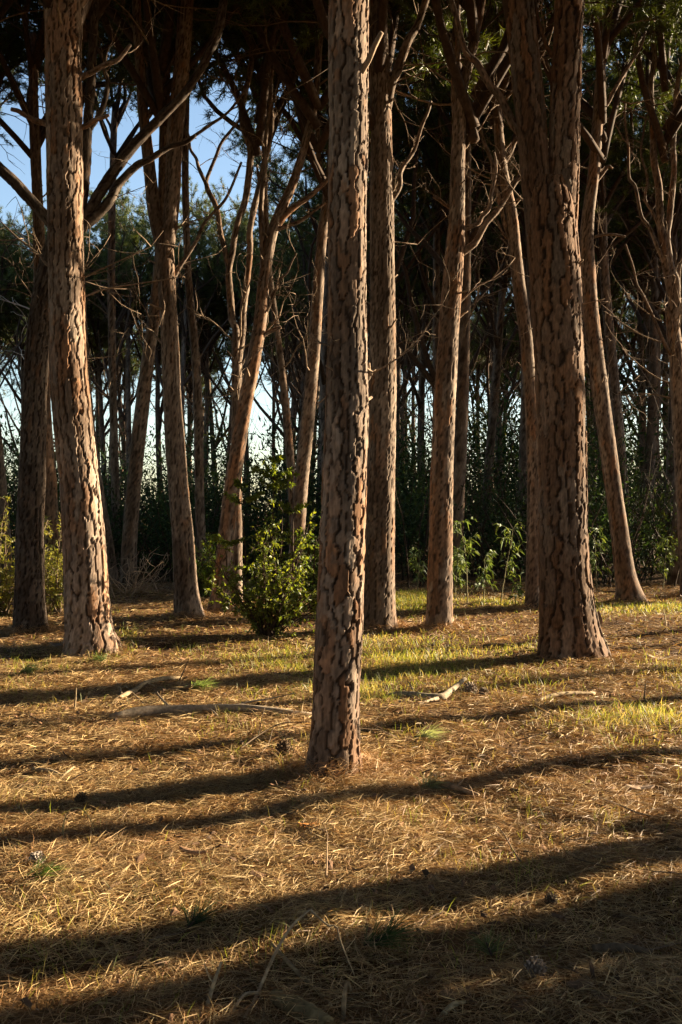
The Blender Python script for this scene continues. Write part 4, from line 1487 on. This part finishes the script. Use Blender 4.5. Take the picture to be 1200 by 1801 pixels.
def make_cone(seed, length=0.085, rad=0.042, opened=0.4, col=(0.16, 0.11, 0.075)):
    rng = np.random.default_rng(seed)
    core = Bag()
    zz = np.linspace(0, 1, 9)
    prof = rad * 0.72 * np.sin(np.clip(zz * 0.93 + 0.07, 0, 1) * math.pi) ** 0.7
    tube(core, np.stack([np.zeros(9), np.zeros(9), zz * length], 1), np.maximum(prof, 0.003), 10, np.array(col) * 0.6)
    sc = Bag()
    n = 58
    v, q, c = [], [], []
    for i in range(n):
        f = (i + 0.5) / n
        a = i * 2.39996
        r0 = rad * 0.5 * math.sin(min(1, f * 0.93 + 0.07) * math.pi) ** 0.7
        r1 = rad * math.sin(min(1, f * 0.9 + 0.1) * math.pi) ** 0.7 * rng.uniform(0.92, 1.08)
        e = np.array([math.cos(a), math.sin(a), 0])
        s = np.array([-math.sin(a), math.cos(a), 0])
        w = 0.0095 * (0.6 + 0.6 * math.sin(f * math.pi))
        z0 = f * length
        up = np.array([0, 0, 1.0])
        lift = 0.010 * (1 - opened)
        pts = [e * r0 + s * w * 0.5 + up * z0, e * r0 - s * w * 0.5 + up * z0,
               e * r1 - s * w + up * (z0 + lift), e * (r1 + 0.002) + up * (z0 + lift + 0.007), e * r1 + s * w + up * (z0 + lift),
               e * (r1 + 0.004) + up * (z0 + lift - 0.003)]
        b0 = len(v)
        v += pts
        q += [[b0, b0 + 1, b0 + 2], [b0, b0 + 2, b0 + 5], [b0, b0 + 5, b0 + 4], [b0 + 5, b0 + 2, b0 + 3], [b0 + 5, b0 + 3, b0 + 4], [b0, b0 + 4, b0 + 3], [b0 + 1, b0, b0 + 3], [b0 + 1, b0 + 3, b0 + 2]]
        cc = np.array(col) * rng.uniform(0.7, 1.3)
        c += [cc * 0.7, cc * 0.7, cc, cc * 1.1, cc, cc * 1.5]
    sc.add(np.array(v), np.array(q), None, np.array(c))
    return core.mesh('core', M_CONE), sc.mesh('scales', M_CONE, False)


def cone(label, px, py, size, seed, rot, col):
    g = ground_at(px, py)
    cm, sm = make_cone(seed, col=col)
    t = thing('pine_cone', label, 'pine cone', g + np.array([0, 0, 0.045 * size]), 'fallen pine cones')
    t.rotation_euler = rot
    t.scale = (size,) * 3
    link('core', cm, t, (0, 0, -0.04))
    link('scales', sm, t, (0, 0, -0.04))


cone('pale weathered pine cone in the lit litter near the left edge', 65, 1542, 0.75, 1, (1.1, 0.3, 0.4), (0.36, 0.30, 0.25))
cone('dark pine cone standing just left of the centre trunk foot', 500, 1337, 1.15, 2, (0.2, 0.15, 0.0), (0.13, 0.085, 0.05))
cone('grey pine cone lying in the deep shade at the bottom right', 940, 1722, 0.8, 3, (1.3, 0.2, 0.9), (0.20, 0.16, 0.13))
cone('open pine cone in the grass at the tip of the forked log', 827, 1222, 1.3, 4, (0.9, 0.4, 0.3), (0.28, 0.22, 0.17))
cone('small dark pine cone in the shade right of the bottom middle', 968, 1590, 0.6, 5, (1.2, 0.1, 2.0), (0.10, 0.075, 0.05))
cone('brown pine cone half buried in a shadow stripe at the left', 142, 1416, 0.7, 6, (1.4, 0.2, 1.2), (0.11, 0.075, 0.045))
cone('flattened pine cone in the litter right of the centre trunk', 850, 1226, 0.9, 7, (1.2, 0.6, 1.0), (0.22, 0.17, 0.12))


def tuft(label, px, py, n, ln, ang, col, seed, spread=0.5):
    """a fallen spray of needles"""
    rng = np.random.default_rng(seed)
    g = ground_at(px, py)
    t = thing('needle_spray', label, 'needle spray', g, 'fallen sprays of green needles')
    b = Bag()
    a = np.array([math.cos(ang), math.sin(ang), 0.1])
    tube(b, np.array([[0, 0, 0.02], a * ln * 0.5 + [0, 0, 0.03]]), np.array([0.005, 0.003]), 5, BARKC)
    link('twig', b.mesh('twig', M_TWIG), t)
    base = a * rng.uniform(0, 0.45, (n, 1)) * ln + np.array([0, 0, 0.02])
    an = ang + rng.normal(size=n) * spread
    me = strands(base, an, rng.normal(size=n) * 0.22 + 0.22, rng.uniform(0.6, 1.0, n) * ln, np.full(n, max(0.0022, g[1] * 0.00055)),
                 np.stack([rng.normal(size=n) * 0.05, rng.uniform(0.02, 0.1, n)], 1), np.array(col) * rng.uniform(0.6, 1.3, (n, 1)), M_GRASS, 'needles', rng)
    link('needles', me, t)


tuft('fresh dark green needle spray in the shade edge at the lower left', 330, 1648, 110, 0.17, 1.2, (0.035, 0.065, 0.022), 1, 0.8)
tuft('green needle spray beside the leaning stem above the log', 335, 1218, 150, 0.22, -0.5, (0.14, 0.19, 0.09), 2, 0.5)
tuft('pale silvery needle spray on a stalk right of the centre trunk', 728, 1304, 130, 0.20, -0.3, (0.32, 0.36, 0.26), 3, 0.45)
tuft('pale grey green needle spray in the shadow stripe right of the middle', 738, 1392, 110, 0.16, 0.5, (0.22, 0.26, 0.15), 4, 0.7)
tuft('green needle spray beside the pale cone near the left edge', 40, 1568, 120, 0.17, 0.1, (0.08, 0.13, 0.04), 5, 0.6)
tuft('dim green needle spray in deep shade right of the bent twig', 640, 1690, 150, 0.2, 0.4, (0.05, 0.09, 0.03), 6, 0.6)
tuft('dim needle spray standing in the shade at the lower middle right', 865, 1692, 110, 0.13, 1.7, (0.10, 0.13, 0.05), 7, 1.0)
tuft('small green needle spray under the thickest left trunk', 190, 1168, 90, 0.2, 2.8, (0.10, 0.15, 0.05), 8, 0.7)
tuft('green needle spray near the left edge under the dark pine', 30, 1186, 110, 0.22, 0.4, (0.10, 0.15, 0.05), 9, 0.7)


def flake(label, px, py, ln, wd, rz, col, seed, cat='bark piece', name='bark_piece', tilt=0.1, group='loose pieces of bark and leaf'):
    rng = np.random.default_rng(seed)
    g = ground_at(px, py)
    m, k = 7, 4
    u = np.linspace(-0.5, 0.5, m)
    w = wd * 0.5 * np.clip(1 - np.abs(u * 2) ** 3, 0.18, 1) * rng.uniform(0.75, 1.2, m)
    top_, bot = [], []
    for i in range(m):
        for j in range(k):
            f = j / (k - 1) * 2 - 1
            z = 0.12 * wd * (1 - f * f) + rng.normal() * 0.03 * wd + 0.08 * ln * (u[i] * 2) ** 2
            top_.append((u[i] * ln, f * w[i], z + 0.006))
            bot.append((u[i] * ln, f * w[i], z))
    v = np.array(top_ + bot)
    N = m * k
    q = []
    for i in range(m - 1):
        for j in range(k - 1):
            a = i * k + j
            q.append([a, a + k, a + k + 1, a + 1])
            q.append([N + a, N + a + 1, N + a + k + 1, N + a + k])
        a = i * k
        q.append([a, N + a, N + a + k, a + k])
        a = i * k + k - 1
        q.append([a, a + k, N + a + k, N + a])
    for i0 in (0, (m - 1) * k):
        for j in range(k - 1):
            a = i0 + j
            q.append([a, a + 1, N + a + 1, N + a] if i0 == 0 else [a, N + a, N + a + 1, a + 1])
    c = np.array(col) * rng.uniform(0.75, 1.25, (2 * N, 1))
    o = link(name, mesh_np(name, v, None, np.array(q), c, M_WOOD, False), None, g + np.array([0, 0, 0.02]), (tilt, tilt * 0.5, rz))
    return tag(o, label, cat, group)


flake('pale curled leaf lying in the lit litter at the left', 156, 1482, 0.10, 0.025, 2.2, (0.55, 0.42, 0.2), 1, 'leaf', 'dry_leaf', 0.5)
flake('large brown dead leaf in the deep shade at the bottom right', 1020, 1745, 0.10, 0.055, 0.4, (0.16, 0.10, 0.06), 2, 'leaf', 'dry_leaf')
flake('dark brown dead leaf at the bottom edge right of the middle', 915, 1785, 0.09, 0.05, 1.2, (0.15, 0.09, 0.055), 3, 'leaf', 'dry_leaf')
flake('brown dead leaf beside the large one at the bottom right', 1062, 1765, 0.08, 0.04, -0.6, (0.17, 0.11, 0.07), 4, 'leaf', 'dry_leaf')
flake('flat bark piece in the lit litter left of the lower middle', 340, 1520, 0.13, 0.035, -0.3, (0.26, 0.15, 0.085), 5)
flake('orange bark piece lying below the centre trunk', 543, 1462, 0.10, 0.05, 0.2, (0.46, 0.20, 0.06), 6)
flake('bark piece in the shadow stripe near the right edge', 1125, 1398, 0.16, 0.05, 0.1, (0.34, 0.24, 0.17), 7)
flake('pale bark chip in the litter right of the stout pine', 1158, 1168, 0.24, 0.07, 0.1, (0.50, 0.38, 0.25), 8)
flake('bark piece leaning against the foot of the centre trunk', 636, 1345, 0.13, 0.05, 0.9, (0.36, 0.22, 0.14), 9, tilt=0.7)
flake('grey bark piece lying left of the thickest left trunk foot', 112, 1150, 0.3, 0.1, 0.3, (0.27, 0.22, 0.18), 10, tilt=0.4)
flake('broken bark slab propped on the right foot of the stout pine', 1052, 1140, 0.42, 0.13, 1.5, (0.24, 0.16, 0.11), 11, tilt=0.2)
bpy.context.view_layer.update()
o = [x for x in bpy.data.objects if x.get('label', '').startswith('broken bark slab')][0]
o.rotation_euler = (0.15, -1.35, 0.1)
o.location.z += 0.16
flake('reddish crumbled bark piece at the foot of the leaning right pine', 1136, 1056, 0.36, 0.14, 0.5, (0.34, 0.14, 0.06), 12, tilt=0.5)
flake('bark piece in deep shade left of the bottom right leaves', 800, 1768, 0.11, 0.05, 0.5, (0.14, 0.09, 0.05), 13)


def surrounding_thicket():
    """undergrowth of the wood to the left of and behind the viewer"""
    rng = np.random.default_rng(6)
    b = Bag()
    for i in range(90):
        a = rng.uniform(R(100), R(285))
        rr = rng.uniform(11, 17)
        x, y = rr * math.cos(a), rr * math.sin(a) + 3
        if y > 0 and abs(x) < 0.5 * y + 3:
            continue
        h, rad, n = rng.uniform(1.8, 3.4), rng.uniform(1.0, 1.7), 260
        u = nrm(rng.normal(size=(n, 3))) * (rng.random((n, 1)) ** 0.4)
        pos = np.array([x, y, h * 0.5]) + u * np.array([rad, rad, h * 0.52])
        pos[:, 2] = np.maximum(pos[:, 2], 0.02)
        leaves(b, pos, u + rng.normal(size=(n, 3)) * 0.7, rng, (0.12, 0.22), (0.06, 0.10), np.array([0.035, 0.062, 0.022]))
    o = link('undergrowth', b.mesh('undergrowth', M_THICKET, False))
    o['kind'] = 'stuff'
    tag(o, 'dark undergrowth of the wood outside the frame around the viewer', 'undergrowth')


surrounding_thicket()
